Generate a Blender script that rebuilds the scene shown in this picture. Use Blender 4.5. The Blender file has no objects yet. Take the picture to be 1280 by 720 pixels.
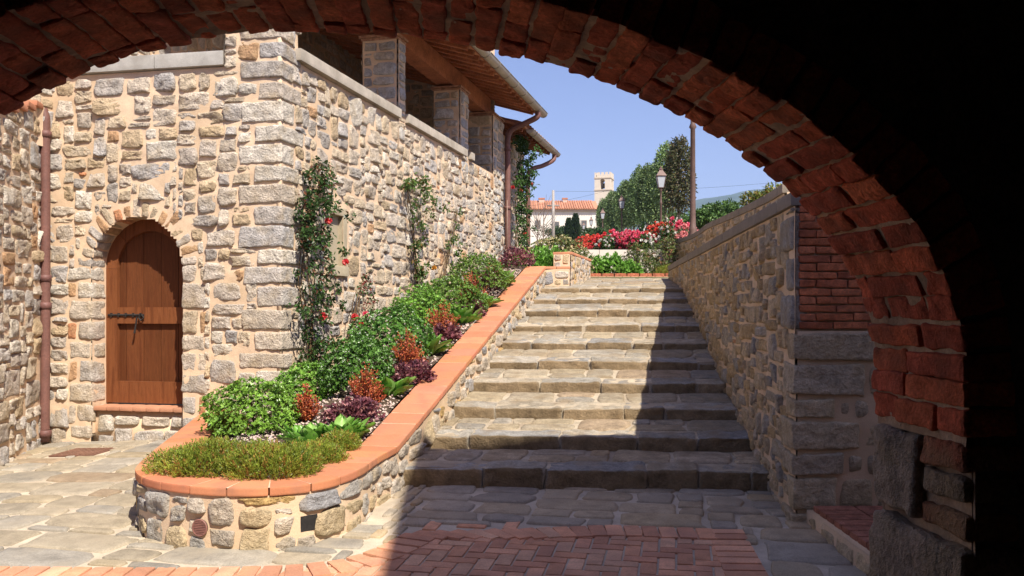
import bpy, math, random
import numpy as np
from mathutils import Vector

SC = bpy.context.scene
COL = SC.collection
F, HZ, EYE = 1080.0, 385.0, 1.65          # focal length (photo px), horizon row, eye height
rng = np.random.default_rng(7)
R = random.Random(5)

# ------------------------------------------------------------------ helpers
def vnoise(p, seed=0):
    """value noise in [-1,1] for an (N,3) array"""
    p = np.asarray(p, float) + seed * 17.31
    i = np.floor(p).astype(np.int64); f = p - i
    f = f * f * (3 - 2 * f)
    def h(a, b, c):
        n = (a * 374761393 + b * 668265263 + c * 2147483647 + seed * 974634777) & 0xffffffff
        n = ((n ^ (n >> 13)) * 1274126177) & 0xffffffff
        n = n ^ (n >> 16)
        return (n & 0xffff) / 32767.5 - 1
    x, y, z = i[:, 0], i[:, 1], i[:, 2]
    fx, fy, fz = f[:, 0], f[:, 1], f[:, 2]
    def L(a, b, t): return a + (b - a) * t
    return L(L(L(h(x, y, z), h(x+1, y, z), fx), L(h(x, y+1, z), h(x+1, y+1, z), fx), fy),
             L(L(h(x, y, z+1), h(x+1, y, z+1), fx), L(h(x, y+1, z+1), h(x+1, y+1, z+1), fx), fy), fz)

def fbm(p, seed=0, oct=3):
    s = 0; a = 1; t = 0
    for k in range(oct):
        s = s + a * vnoise(np.asarray(p) * (2.03 ** k), seed + k); t += a; a *= .5
    return s / t

def world_loc(o):
    v = Vector((0, 0, 0))
    while o is not None:
        v += o.location; o = o.parent
    return v

class MB:
    def __init__(s): s.v = []; s.f = []; s.c = []; s.n = 0; s.m = 0; s.mi = []; s.sm = None; s.sms = []
    def add(s, v, f, c=(1, 1, 1)):
        v = np.asarray(v, float).reshape(-1, 3)
        c = np.asarray(c, float)
        if c.ndim == 1: c = np.tile(c[:3], (len(v), 1))
        s.v.append(v); s.c.append(c)
        for a in (f if isinstance(f, list) and len(f) and isinstance(f[0], np.ndarray) else [np.asarray(f)]):
            s.f.append(a + s.n); s.mi.append(np.full(len(a), s.m)); s.sms.append(np.full(len(a), s.sm if s.sm is not None else -1))
        s.n += len(v)
    def build(s, name, mat, parent=None, smooth=False):
        v = np.concatenate(s.v) if s.v else np.zeros((0, 3)); c = np.concatenate(s.c)
        if parent is not None: v = v - np.array(world_loc(parent))
        me = bpy.data.meshes.new(name)
        me.vertices.add(len(v)); me.vertices.foreach_set('co', v.astype(np.float32).ravel())
        loops = np.concatenate([a.ravel() for a in s.f]); sizes = np.concatenate([np.full(len(a), a.shape[1]) for a in s.f])
        me.loops.add(len(loops)); me.loops.foreach_set('vertex_index', loops.astype(np.int32))
        me.polygons.add(len(sizes)); st = np.concatenate([[0], np.cumsum(sizes)[:-1]])
        me.polygons.foreach_set('loop_start', st.astype(np.int32))
        sm = np.concatenate(s.sms); me.polygons.foreach_set('use_smooth', np.where(sm < 0, bool(smooth), sm > 0))
        me.polygons.foreach_set('material_index', np.concatenate(s.mi).astype(np.int32))
        ca = me.color_attributes.new('Col', 'FLOAT_COLOR', 'POINT')
        ca.data.foreach_set('color', np.concatenate([c, np.ones((len(c), 1))], 1).astype(np.float32).ravel())
        me.update(calc_edges=True); me.validate()
        for q in (mat if isinstance(mat, (list, tuple)) else [mat]):
            if q is not None: me.materials.append(q)
        o = bpy.data.objects.new(name, me); COL.objects.link(o)
        if parent is not None: o.parent = parent
        return o

def tag(o, label=None, cat=None, group=None, kind=None):
    if label: o['label'] = label
    if cat: o['category'] = cat
    if group: o['group'] = group
    if kind: o['kind'] = kind
    return o

def thing(name, label, cat, loc, group=None):
    o = bpy.data.objects.new(name, None); COL.objects.link(o); o.location = loc
    return tag(o, label, cat, group)

def copy_tree(o, parent=None):
    c = o.copy(); COL.objects.link(c)
    if parent is not None: c.parent = parent
    for ch in list(o.children): copy_tree(ch, c)
    return c

def P(px, py, d):
    return np.array([(px - 640) / F * d, d, EYE - (py - HZ) / F * d])

def grid(mp, us, vs, skip=None):
    U, V = np.meshgrid(us, vs, indexing='ij')
    pts = mp(U.ravel(), V.ravel())
    nu, nv = len(us), len(vs)
    I = np.arange(nu * nv).reshape(nu, nv)
    f = np.stack([I[:-1, :-1], I[1:, :-1], I[1:, 1:], I[:-1, 1:]], -1).reshape(-1, 4)
    if skip is not None:
        uc = (U[:-1, :-1] + U[1:, 1:]).ravel() / 2; vc = (V[:-1, :-1] + V[1:, 1:]).ravel() / 2
        f = f[~skip(uc, vc)]
    return pts, f

def boxm(mb, c, ax, hd, col=(1, 1, 1)):
    """box, centre c, rows of ax are axes, half dims hd"""
    c = np.array(c, float); ax = np.array(ax, float); hd = np.array(hd, float)
    s = np.array([[-1,-1,-1],[1,-1,-1],[1,1,-1],[-1,1,-1],[-1,-1,1],[1,-1,1],[1,1,1],[-1,1,1]], float)
    v = c + (s * hd) @ ax
    mb.add(v, np.array([[0,3,2,1],[4,5,6,7],[0,1,5,4],[1,2,6,5],[2,3,7,6],[3,0,4,7]]), col)

XYZ = np.eye(3)
def wbox(mb, x0, x1, y0, y1, z0, z1, col=(1, 1, 1)):
    boxm(mb, ((x0+x1)/2, (y0+y1)/2, (z0+z1)/2), XYZ, ((x1-x0)/2, (y1-y0)/2, (z1-z0)/2), col)

_bt = {}
def btemplate(n):
    if n not in _bt:
        t = np.linspace(-1, 1, n + 1); A, B = np.meshgrid(t, t, indexing='ij'); A = A.ravel(); B = B.ravel(); O = np.ones_like(A)
        I = np.arange((n+1)**2).reshape(n+1, n+1)
        q = np.stack([I[:-1, :-1], I[1:, :-1], I[1:, 1:], I[:-1, 1:]], -1).reshape(-1, 4)
        vs, fs = [], []; k = 0
        for ax in range(3):
            for sg in (1, -1):
                p = np.zeros((len(A), 3)); p[:, ax] = sg * O; p[:, (ax+1) % 3] = A * 1; p[:, (ax+2) % 3] = B
                vs.append(p); fs.append((q if sg > 0 else q[:, ::-1]) + k); k += len(A)
        _bt[n] = (np.concatenate(vs), np.concatenate(fs))
    return _bt[n]

def block(mb, c, hd, ax=None, mp=None, n=6, r=.012, amp=.004, freq=14., col=(1, 1, 1), seed=0, warp=0., dirt=None):
    """rounded rough block; mp maps local-space points to the world when the block lives in a curved space"""
    T, f = btemplate(n); hd = np.array(hd, float); r = min(r, hd.min() * .95)
    # denser sampling near edges so that the rounding is seen
    S = np.sign(T) * (1 - (1 - np.abs(T)) ** 1.35)
    p = S * hd; q = np.clip(p, -(hd - r), hd - r); d = p - q
    d /= np.maximum(np.linalg.norm(d, axis=1, keepdims=True), 1e-9)
    p = q + r * d
    if warp:
        w = np.array([[R.uniform(-1, 1) * warp for _ in range(3)] for _ in range(8)])
        s = (T + 1) / 2
        W = 0
        for i in range(8):
            b = [(i >> k) & 1 for k in range(3)]
            wt = np.prod([s[:, k] if b[k] else 1 - s[:, k] for k in range(3)], axis=0)
            W = W + wt[:, None] * w[i]
        p = p + W
    off = np.array([seed * 3.7 + R.random() * 50, R.random() * 50, R.random() * 50])
    if amp: p = p + d * (fbm(p * freq + off, 3, 3) * amp)[:, None]
    c = np.array(c, float)
    p = p @ np.array(ax, float) + c if ax is not None else p + c
    if mp is not None: p = mp(p)
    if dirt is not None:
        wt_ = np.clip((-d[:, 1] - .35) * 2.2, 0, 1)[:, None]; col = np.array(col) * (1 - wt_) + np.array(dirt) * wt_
    mb.add(p, f, col)

def tube(mb, pts, rad, seg=8, col=(1, 1, 1), cap=True):
    pts = np.array(pts, float); n = len(pts)
    rad = np.full(n, rad) if np.isscalar(rad) else np.array(rad)
    t = np.gradient(pts, axis=0); t /= np.linalg.norm(t, axis=1, keepdims=True) + 1e-12
    up = np.array([0, 0, 1.]) if abs(t[0, 2]) < .9 else np.array([1., 0, 0])
    V = []
    a = np.cross(t[0], up); a /= np.linalg.norm(a)
    for i in range(n):
        a = a - t[i] * np.dot(a, t[i]); a /= np.linalg.norm(a) + 1e-12
        b = np.cross(t[i], a); th = np.arange(seg) * 2 * math.pi / seg
        V.append(pts[i] + rad[i] * (np.cos(th)[:, None] * a + np.sin(th)[:, None] * b))
    V = np.concatenate(V); I = np.arange(n * seg).reshape(n, seg)
    J = np.roll(I, -1, 1)
    f = np.stack([I[:-1], J[:-1], J[1:], I[1:]], -1).reshape(-1, 4)
    fs = [f]
    if cap: fs += [I[0][::-1][None, :].copy(), I[-1][None, :].copy()]
    mb.add(V, fs, col)

def lathe(mb, c, prof, seg=16, col=(1, 1, 1)):
    prof = np.array(prof, float); th = np.arange(seg) * 2 * math.pi / seg
    V = np.stack([prof[:, 0:1] * np.cos(th), prof[:, 0:1] * np.sin(th), np.tile(prof[:, 1:2], (1, seg))], -1).reshape(-1, 3) + np.array(c)
    I = np.arange(len(prof) * seg).reshape(len(prof), seg); J = np.roll(I, -1, 1)
    mb.add(V, np.stack([I[:-1], J[:-1], J[1:], I[1:]], -1).reshape(-1, 4), col)

def prism(mb, poly, mpf, d0, d1, col=(1, 1, 1)):
    """polygon (u,v) extruded from depth d0 to d1; mpf(u,v,c)->xyz"""
    poly = np.array(poly, float); n = len(poly)
    a = mpf(poly[:, 0], poly[:, 1], np.full(n, d0)); b = mpf(poly[:, 0], poly[:, 1], np.full(n, d1))
    I = np.arange(n); J = (I + 1) % n
    mb.add(np.concatenate([a, b]), [I[None, ::-1].copy(), (I + n)[None, :].copy(), np.stack([I, J, J + n, I + n], -1)], col)

def inpoly(x, y, poly):
    x = np.asarray(x); y = np.asarray(y); r = np.zeros(x.shape, bool); n = len(poly)
    for i in range(n):
        x0, y0 = poly[i]; x1, y1 = poly[(i + 1) % n]
        c = (y0 > y) != (y1 > y)
        r ^= c & (x < (x1 - x0) * (y - y0) / ((y1 - y0) if y1 != y0 else 1e-12) + x0)
    return r

class Path:
    """plan polyline; outward normal lies on the right hand of the direction of travel"""
    def __init__(s, pts):
        s.p = np.array(pts, float); d = np.linalg.norm(np.diff(s.p, axis=0), axis=1)
        s.u = np.concatenate([[0], np.cumsum(d)]); s.L = s.u[-1]
        t = np.gradient(s.p, s.u, axis=0) if len(pts) > 2 else np.tile((s.p[1] - s.p[0]) / d[0], (2, 1))
        s.t = t / np.linalg.norm(t, axis=1, keepdims=True)
    def tan(s, u):
        u = np.asarray(u, float)
        t = np.stack([np.interp(u, s.u, s.t[:, 0]), np.interp(u, s.u, s.t[:, 1])], -1)
        return t / np.linalg.norm(t, axis=-1, keepdims=True)
    def xy(s, u, c=0.):
        u = np.asarray(u, float); t = s.tan(u)
        uc = np.clip(u, 0, s.L); e = (u - uc)[..., None]
        p = np.stack([np.interp(uc, s.u, s.p[:, 0]), np.interp(uc, s.u, s.p[:, 1])], -1) + e * t
        return p + np.stack([t[..., 1], -t[..., 0]], -1) * np.asarray(c)[..., None]
    def map(s, u, v, c=0.):
        q = s.xy(u, np.zeros_like(np.asarray(u, float)) + c)
        return np.concatenate([q, np.asarray(v, float)[..., None]], -1)
    def axes(s, u):
        t = s.tan(u); return np.array([[t[0], t[1], 0], [0, 0, 1], [t[1], -t[0], 0]])
    def hit(s, px, py=None):
        """u (and z) where a photo pixel's ray meets this straight path's plane"""
        k = (px - 640) / F; p, t = s.p[0], s.t[0]
        # (p + t u).x = k (p + t u).y
        u = (k * p[1] - p[0]) / (t[0] - k * t[1]); d = p[1] + t[1] * u
        return (u, EYE - (py - HZ) / F * d) if py is not None else u

# ------------------------------------------------------------------ materials
def new_mat(name):
    m = bpy.data.materials.new(name); m.use_nodes = True; nt = m.node_tree
    b = nt.nodes['Principled BSDF']; return m, nt, b

def N(nt, typ, **kw):
    n = nt.nodes.new(typ)
    for k, v in kw.items(): setattr(n, k, v)
    return n

def rough_mat(name, base=None, var=.35, scale=9., fine=60., bump=.4, bdist=.01, rough=.9, tint=None, tint_amt=.0, tscale=2., spec=.12, metallic=0., stretch=None):
    """colour from the mesh's own Col attribute (or base) broken up by noise, with noise bump"""
    m, nt, b = new_mat(name); L = nt.links.new
    tc = N(nt, 'ShaderNodeTexCoord'); co = tc.outputs['Object']
    if stretch:
        mpn = N(nt, 'ShaderNodeMapping'); mpn.inputs['Scale'].default_value = stretch; L(co, mpn.inputs['Vector']); co = mpn.outputs['Vector']
    n1 = N(nt, 'ShaderNodeTexNoise'); n1.inputs['Scale'].default_value = scale; n1.inputs['Detail'].default_value = 5; n1.inputs['Roughness'].default_value = .65
    n2 = N(nt, 'ShaderNodeTexNoise'); n2.inputs['Scale'].default_value = fine; n2.inputs['Detail'].default_value = 4; n2.inputs['Roughness'].default_value = .7
    L(co, n1.inputs['Vector']); L(co, n2.inputs['Vector'])
    mr = N(nt, 'ShaderNodeMapRange'); mr.inputs[1].default_value = .3; mr.inputs[2].default_value = .7
    mr.inputs[3].default_value = 1 - var; mr.inputs[4].default_value = 1 + var
    L(n1.outputs['Fac'], mr.inputs[0])
    mr2 = N(nt, 'ShaderNodeMapRange'); mr2.inputs[1].default_value = .3; mr2.inputs[2].default_value = .7
    mr2.inputs[3].default_value = 1 - var * .8; mr2.inputs[4].default_value = 1 + var * .8
    L(n2.outputs['Fac'], mr2.inputs[0])
    mu = N(nt, 'ShaderNodeMath', operation='MULTIPLY'); L(mr.outputs[0], mu.inputs[0]); L(mr2.outputs[0], mu.inputs[1])
    if base is None:
        at = N(nt, 'ShaderNodeAttribute'); at.attribute_name = 'Col'; src = at.outputs['Color']
    else:
        rgb = N(nt, 'ShaderNodeRGB'); rgb.outputs[0].default_value = (*base, 1); src = rgb.outputs[0]
    vm = N(nt, 'ShaderNodeVectorMath', operation='SCALE'); L(src, vm.inputs[0]); L(mu.outputs[0], vm.inputs['Scale'])
    out = vm.outputs[0]
    if tint:
        n3 = N(nt, 'ShaderNodeTexNoise'); n3.inputs['Scale'].default_value = tscale; n3.inputs['Detail'].default_value = 6; L(co, n3.inputs['Vector'])
        mr3 = N(nt, 'ShaderNodeMapRange'); mr3.inputs[1].default_value = .48; mr3.inputs[2].default_value = .68; mr3.inputs[4].default_value = tint_amt
        L(n3.outputs['Fac'], mr3.inputs[0])
        mx = N(nt, 'ShaderNodeMix', data_type='RGBA'); L(mr3.outputs[0], mx.inputs[0]); L(out, mx.inputs[6]); mx.inputs[7].default_value = (*tint, 1)
        out = mx.outputs[2]
    L(out, b.inputs['Base Color'])
    b.inputs['Roughness'].default_value = rough; b.inputs['Specular IOR Level'].default_value = spec; b.inputs['Metallic'].default_value = metallic
    if bump:
        bp = N(nt, 'ShaderNodeBump'); bp.inputs['Strength'].default_value = bump; bp.inputs['Distance'].default_value = bdist
        ad = N(nt, 'ShaderNodeMath', operation='ADD'); L(n1.outputs['Fac'], ad.inputs[0]); L(n2.outputs['Fac'], ad.inputs[1])
        L(ad.outputs[0], bp.inputs['Height']); L(bp.outputs[0], b.inputs['Normal'])
    return m

def leaf_mat(name, trans=.3, rough=.42, var=.25):
    m, nt, b = new_mat(name); L = nt.links.new
    at = N(nt, 'ShaderNodeAttribute'); at.attribute_name = 'Col'
    L(at.outputs['Color'], b.inputs['Base Color']); b.inputs['Roughness'].default_value = rough; b.inputs['Specular IOR Level'].default_value = .35
    tr = N(nt, 'ShaderNodeBsdfTranslucent'); L(at.outputs['Color'], tr.inputs['Color'])
    mx = N(nt, 'ShaderNodeMixShader'); mx.inputs[0].default_value = trans
    L(b.outputs[0], mx.inputs[1]); L(tr.outputs[0], mx.inputs[2])
    L(mx.outputs[0], nt.nodes['Material Output'].inputs['Surface'])
    return m

M = {}
M['stone'] = rough_mat('rubble_stone', var=.30, scale=13, fine=46, bump=1.0, bdist=.03, tint=(.42, .31, .17), tint_amt=.5, tscale=5)
M['mortar'] = rough_mat('lime_mortar', base=(.66, .49, .335), var=.14, scale=5, fine=110, bump=.5, bdist=.008, tint=(.50, .36, .22), tint_amt=.7, tscale=1.3)
M['mortar_grey'] = rough_mat('grey_paving_mortar', base=(.52, .435, .325), var=.18, scale=6, fine=120, bump=.4, bdist=.006, tint=(.3, .25, .19), tint_amt=.6, tscale=2)
M['mortar_arch'] = rough_mat('arch_lime_mortar', base=(.50, .34, .22), var=.22, scale=7, fine=70, bump=.7, bdist=.01, tint=(.2, .12, .08), tint_amt=.8, tscale=3)  # darker lime mortar with random dark blotches
M['mortar_step'] = rough_mat('step_mortar', base=(.42, .35, .255), var=.25, scale=6, fine=90, bump=.5, bdist=.008, tint=(.26, .20, .14), tint_amt=.7, tscale=2)
M['flag'] = rough_mat('paving_stone', var=.26, scale=8, fine=90, bump=.5, bdist=.008, tint=(.3, .25, .18), tint_amt=.55, tscale=4, rough=.8)
M['step'] = rough_mat('step_stone', var=.32, scale=9, fine=50, bump=.9, bdist=.018, tint=(.26, .19, .11), tint_amt=.6, tscale=4)
M['brick'] = rough_mat('old_brick', var=.38, scale=16, fine=85, bump=.8, bdist=.012, tint=(.18, .07, .045), tint_amt=.6, tscale=9)
M['paver'] = rough_mat('brick_paver', var=.22, scale=10, fine=90, bump=.35, bdist=.006, tint=(.32, .17, .12), tint_amt=.5, tscale=5, rough=.75)
M['terracotta'] = rough_mat('terracotta_tile', var=.10, scale=5, fine=80, bump=.2, bdist=.004, tint=(.34, .16, .10), tint_amt=.7, tscale=5, rough=.78)
M['pietra'] = rough_mat('grey_coping_stone', var=.16, scale=5, fine=120, bump=.45, bdist=.006, tint=(.2, .17, .13), tint_amt=.45, tscale=3)
M['wood'] = rough_mat('door_wood', var=.26, scale=4, fine=30, bump=.35, bdist=.004, rough=.5, stretch=(5, 5, .45), tint=(.07, .02, .008), tint_amt=.7, tscale=4)
M['beam'] = rough_mat('roof_timber', var=.3, scale=5, fine=40, bump=.3, bdist=.004, rough=.7)
M['metal'] = rough_mat('brown_painted_metal', var=.24, scale=5, fine=50, bump=.2, bdist=.004, rough=.58, spec=.35)
M['gutter'] = rough_mat('gutter_metal', var=.14, scale=4, fine=40, bump=.1, bdist=.003, rough=.45, metallic=.25, spec=.5)
M['iron'] = rough_mat('wrought_iron', base=(.03, .028, .027), var=.3, bump=.3, bdist=.003, rough=.5)
M['plaster'] = rough_mat('pale_plaster', var=.07, scale=2, fine=50, bump=.15, bdist=.01)
M['soil'] = rough_mat('bed_soil', base=(.12, .085, .06), var=.4, scale=14, fine=90, bump=.9, bdist=.03)
M['pebble'] = rough_mat('pebbles', var=.15, scale=20, fine=90, bump=.2, bdist=.003)
M['bark'] = rough_mat('bark', var=.3, scale=12, fine=60, bump=.6, bdist=.01)
M['leaf'] = leaf_mat('foliage', .28, .42)
M['waxy'] = leaf_mat('waxy_leaves', .2, .33)
M['petal'] = leaf_mat('petals', .3, .55)
M['dark'] = rough_mat('dark_brick', var=.4, scale=10, fine=60, bump=.7, bdist=.02, rough=.95, spec=.1)
M['ground'] = rough_mat('earth', base=(.22, .17, .11), var=.25, scale=2, fine=30, bump=.4, bdist=.03, tint=(.10, .12, .05), tint_amt=.8, tscale=.5)
M['hill'] = rough_mat('wooded_hill', base=(.06, .09, .045), var=.35, scale=.01, fine=.06, bump=0)
M['glass'] = rough_mat('frosted_lamp_glass', base=(.42, .45, .48), var=.05, bump=0, rough=.25, spec=.5)

# ------------------------------------------------------------------ stone laying
SH = [((5,3),3),((4,3),4),((6,3),2.2),((3,3),2.5),((4,2),4),((5,2),3.2),((3,2),3.5),((2,2),2),((6,4),.5),((5,4),.8),((3,4),.4),((2,3),.8),((2,1),.8),((3,1),1),((4,1),.6)]
def lay(nu, nv, ok, shapes, rg):
    occ = ~ok.copy(); out = []
    names = [s for s, w in shapes]; wts = np.array([w for s, w in shapes], float); wts /= wts.sum()
    for j in range(nv):
        for i in range(nu):
            if occ[i, j]: continue
            for k in rg.choice(len(names), size=7, p=wts):
                a, b = names[k]
                if i + a <= nu and j + b <= nv and not occ[i:i+a, j:j+b].any(): break
            else:
                a = 1
                while a < 3 and i + a < nu and not occ[i+a, j]: a += 1
                b = 1
                if j + 1 < nv and not occ[i:i+a, j+1].any(): b = 2
            if i + a < nu and not occ[i+a, j:j+b].any() and (i + a + 1 >= nu or occ[i+a+1, j]) and a < 7: a += 1
            if j + b < nv and not occ[i:i+a, j+b].any() and (j + b + 1 >= nv or occ[i:i+a, j+b+1 if j+b+1 < nv else j+b].all()) and b < 5: b += 1
            occ[i:i+a, j:j+b] = True; out.append((i, j, a, b))
    return out

def stones(mb, mp, u0, u1, v0, v1, g=.07, joint=.03, hgt=.035, rough=.014, pal=None, seed=1, keep=None, vtop=None, seg=20, shapes=SH, power=6.0, jit=.14, minsz=.055, gv=None, nfreq=12., flat=False):
    rg = np.random.default_rng(seed); gv = gv or g
    nu = max(1, int(round((u1 - u0) / g))); nv = max(1, int(round((v1 - v0) / gv)))
    gu = (u1 - u0) / nu
    ok = np.ones((nu, nv), bool)
    if keep is not None:
        U, V = np.meshgrid(u0 + (np.arange(nu) + .5) * gu, v0 + (np.arange(nv) + .5) * gv, indexing='ij'); ok = keep(U, V)
    cells = lay(nu, nv, ok, shapes, rg)
    rs = np.array([1.03, 1.0, .965, .89, .7, .46, .22]); hc = np.array([-.7, .30, .70, .93, 1.0, 1.02, 1.02])
    th = np.linspace(0, 2 * math.pi, seg, endpoint=False) + .001
    nr = len(rs); I = np.arange(nr * seg).reshape(nr, seg); J = np.roll(I, -1, 1)
    ft = np.stack([I[:-1], J[:-1], J[1:], I[1:]], -1).reshape(-1, 4)
    ftri = np.stack([I[-1], J[-1], np.full(seg, nr * seg)], -1)
    UU, VV, CC, WW, COLS, SEEDS = [], [], [], [], [], []
    Q, T = [], []; k = 0
    for (i, j, a, b) in cells:
        w = a * gu - joint * rg.uniform(.7, 1.5); h = b * gv - joint * rg.uniform(.7, 1.5)
        if min(w, h) < .02: continue
        cu = u0 + (i + a / 2) * gu + rg.uniform(-.1, .1) * joint; cv = v0 + (j + b / 2) * gv + rg.uniform(-.1, .1) * joint
        if vtop is not None:
            tp = float(vtop(cu)) - .012
            if cv - h / 2 > tp - .035: continue
            if cv + h / 2 > tp: h2 = tp - (cv - h / 2); cv = cv - h / 2 + h2 / 2; h = h2
        p = power * rg.uniform(.6, 1.5)
        x = np.sign(np.cos(th)) * np.abs(np.cos(th)) ** (2 / p); y = np.sign(np.sin(th)) * np.abs(np.sin(th)) ** (2 / p)
        cj = rg.uniform(-jit, jit, (4, 2))           # corner jitter -> odd quadrilaterals
        sx, sy = (x + 1) / 2, (y + 1) / 2
        wt = np.stack([(1-sx)*(1-sy), sx*(1-sy), sx*sy, (1-sx)*sy], -1) @ cj
        lump = 1 + .05 * np.sin(th * rg.integers(3, 6) + rg.uniform(0, 6)) + rg.normal(0, .026, seg)
        x = (x + wt[:, 0]) * lump * w / 2; y = (y + wt[:, 1]) * lump * h / 2
        hh = hgt * rg.uniform(.65, 1.15) * min(1, min(w, h) / .1 + .3)
        tx, ty = (rg.normal(0, .10, 2) if not flat else rg.normal(0, .008, 2))
        U = np.concatenate([(cu + np.outer(rs, x)).ravel(), [cu]]); V = np.concatenate([(cv + np.outer(rs, y)).ravel(), [cv]])
        hcc = np.concatenate([np.repeat(hc, seg), [1.05]])
        C = hcc * hh + np.where(hcc > .3, (U - cu) * tx + (V - cv) * ty, 0)
        UU.append(U); VV.append(V); CC.append(C); WW.append(np.clip(hcc, 0, 1)); SEEDS.append(np.full(len(U), rg.uniform(0, 90)))
        col = np.array(pal[rg.choice(len(pal), p=PW(pal))][0])
        if col[0] > 2.2 * col[2] and col[1] < .6 * col[0] and min(w, h) > .085 and not flat: col = np.array(pal[0][0])
        col = col * rg.uniform(.86, 1.12)
        COLS.append(np.tile(col, (len(U), 1)))
        Q.append(ft + k); T.append(ftri + k); k += len(U)
    if not UU: return
    U = np.concatenate(UU); V = np.concatenate(VV); C = np.concatenate(CC); W = np.concatenate(WW); S = np.concatenate(SEEDS)
    q_ = np.stack([U * nfreq, V * nfreq * 1.3, S], -1); nz = .55 * fbm(q_, seed, 3) + .75 * (.45 - np.abs(fbm(q_ * 1.4 + 7, seed + 3, 3)))
    C = C + W * rough * nz * 1.4
    U = U + (1 - W) * 0 + W * rough * .35 * vnoise(np.stack([U * 20, V * 20, S + 5], -1), seed + 9)
    if vtop is not None: V = np.minimum(V, np.array(vtop(U)) - .004)
    mb.add(mp(U, V, C), [np.concatenate(Q), np.concatenate(T)], np.concatenate(COLS))

def PW(pal):
    w = np.array([p[1] for p in pal], float); return w / w.sum()

PAL_HOUSE = [((.55,.47,.375),4),((.51,.44,.365),3),((.47,.425,.375),2.4),((.56,.46,.335),2.4),((.52,.40,.26),1.0),((.45,.42,.39),1.4),((.62,.56,.47),2.6),((.52,.32,.18),.4),((.50,.23,.12),.35)]
PAL_SHADE = [((.54,.42,.275),4),((.56,.40,.22),3),((.45,.38,.29),2.2),((.50,.355,.19),2.5),((.38,.34,.29),1.2),((.60,.46,.29),1.8),((.50,.26,.13),.3)]
PAL_PLANT = [((.48,.41,.33),4),((.40,.37,.33),3),((.52,.41,.26),3),((.52,.35,.15),1.2),((.35,.34,.34),1.6),((.55,.48,.40),1.6),((.44,.23,.14),.3)]
PAL_FLAG = [((.335,.28,.20),4),((.32,.272,.20),3),((.30,.267,.215),3),((.35,.285,.19),2),((.27,.245,.205),1.5),((.30,.225,.15),1)]
PAL_FLAG_SHADE = [((.41,.32,.21),4),((.38,.305,.215),3),((.35,.29,.215),3),((.42,.315,.19),1.5),((.33,.28,.215),1.5)]  # shadowed part of the paving: warmer, lighter colours put in to lift its shade
PAL_PIER = [((.50,.47,.42),3),((.44,.43,.41),3),((.54,.48,.40),2),((.40,.40,.40),2),((.56,.46,.34),1)]

def mortar_wall(mb, path, u0, u1, v0, v1, vtop=None, skip=None, res=.06, amp=.006, c=.019, seed=2):
    us = np.linspace(u0, u1, max(2, int((u1 - u0) / res))); vs = np.linspace(0, 1, max(2, int((v1 - v0) / res)))
    def mp(u, t):
        top = np.array([float(vtop(x)) for x in u]) if vtop is not None else v1
        v = v0 + (top - v0) * t
        cc = c + amp * fbm(np.stack([u * 4, v * 4, np.zeros_like(u)], -1), seed, 3)
        return path.map(u, v, cc)
    sk = (lambda u, t: skip(u, v0 + ((np.array([float(vtop(x)) for x in u]) if vtop is not None else v1) - v0) * t)) if skip is not None else None
    p, f = grid(mp, us, vs, sk); mb.add(p, f)

# ------------------------------------------------------------------ ground surfaces
def gz(x, y):
    x = np.asarray(x, float); y = np.asarray(y, float)
    return .026 * y + np.minimum(0, .05 * (x + 3.4))
def gp(px, py):
    d = EYE / ((py - HZ) / F + .026); return ((px - 640) / F * d, d)
def xl(d): return -.878 + .198 * (d - 7.3)
def xr(d): return 2.076 + .0991 * (d - 6.9)

# one earth sheet: low court, bank behind the right wall, the hill street going up
def earth(x, y):
    lo = gz(x, np.minimum(y, 17)) - .12
    up = 2.22 + .0685 * (np.minimum(y, 170) - 16.5) + np.maximum(0, y - 170) * .004
    right = (x > xr(y) + .22) & (y > 6.25)
    z = np.where(right, np.maximum(2.25, np.where(y > 16.4, up, 2.25)), lo)
    return np.where(y > 16.9, up, z)
ys = np.concatenate([np.arange(-8, 6, 1.), np.arange(6, 18, .15), np.arange(18, 40, 1.), np.arange(40, 180, 6.), [200, 260, 400, 700, 1200, 2000, 3200, 4550]])
xs = np.concatenate([[-4500, -3000, -2000, -1000, -500, -250, -120, -60, -30, -15], np.arange(-10, 2, 1.), np.arange(2, 4.2, .12), np.arange(4.2, 14, 1.), [15, 30, 60, 120, 250, 500, 1000, 2000, 3000, 4500]])
mb = MB()
pts, f = grid(lambda u, v: np.stack([u, v, earth(u, v)], -1), xs, ys); mb.add(pts, f)
tag(mb.build('ground', M['ground']), kind='structure')

# brick-paved field
edge_px = [(-60, 709), (120, 711), (250, 711), (350, 709), (405, 704), (440, 697), (475, 684), (505, 668), (533, 655), (640, 656), (760, 658), (930, 664), (985, 762)]
BE = [gp(*p) for p in edge_px]
poly_brick = [(-4.6, 3.0)] + BE + [(1.6, 3.0)]
EP = None
AX2 = np.array([.19, 1.]) / math.hypot(.19, 1); AX1 = np.array([AX2[1], -AX2[0]])
ctrl = [(-3.30, 9.34), (-2.98, 7.8), (-2.72, 6.55), (-2.52, 5.87), (-2.15, 5.5), (-1.65, 5.37), (-1.28, 5.52), (-1.09, 5.95), (xl(6.7), 6.7), (xl(8.5), 8.5), (xl(10.5), 10.5), (xl(12.5), 12.5), (xl(14.4), 14.4)]
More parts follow.
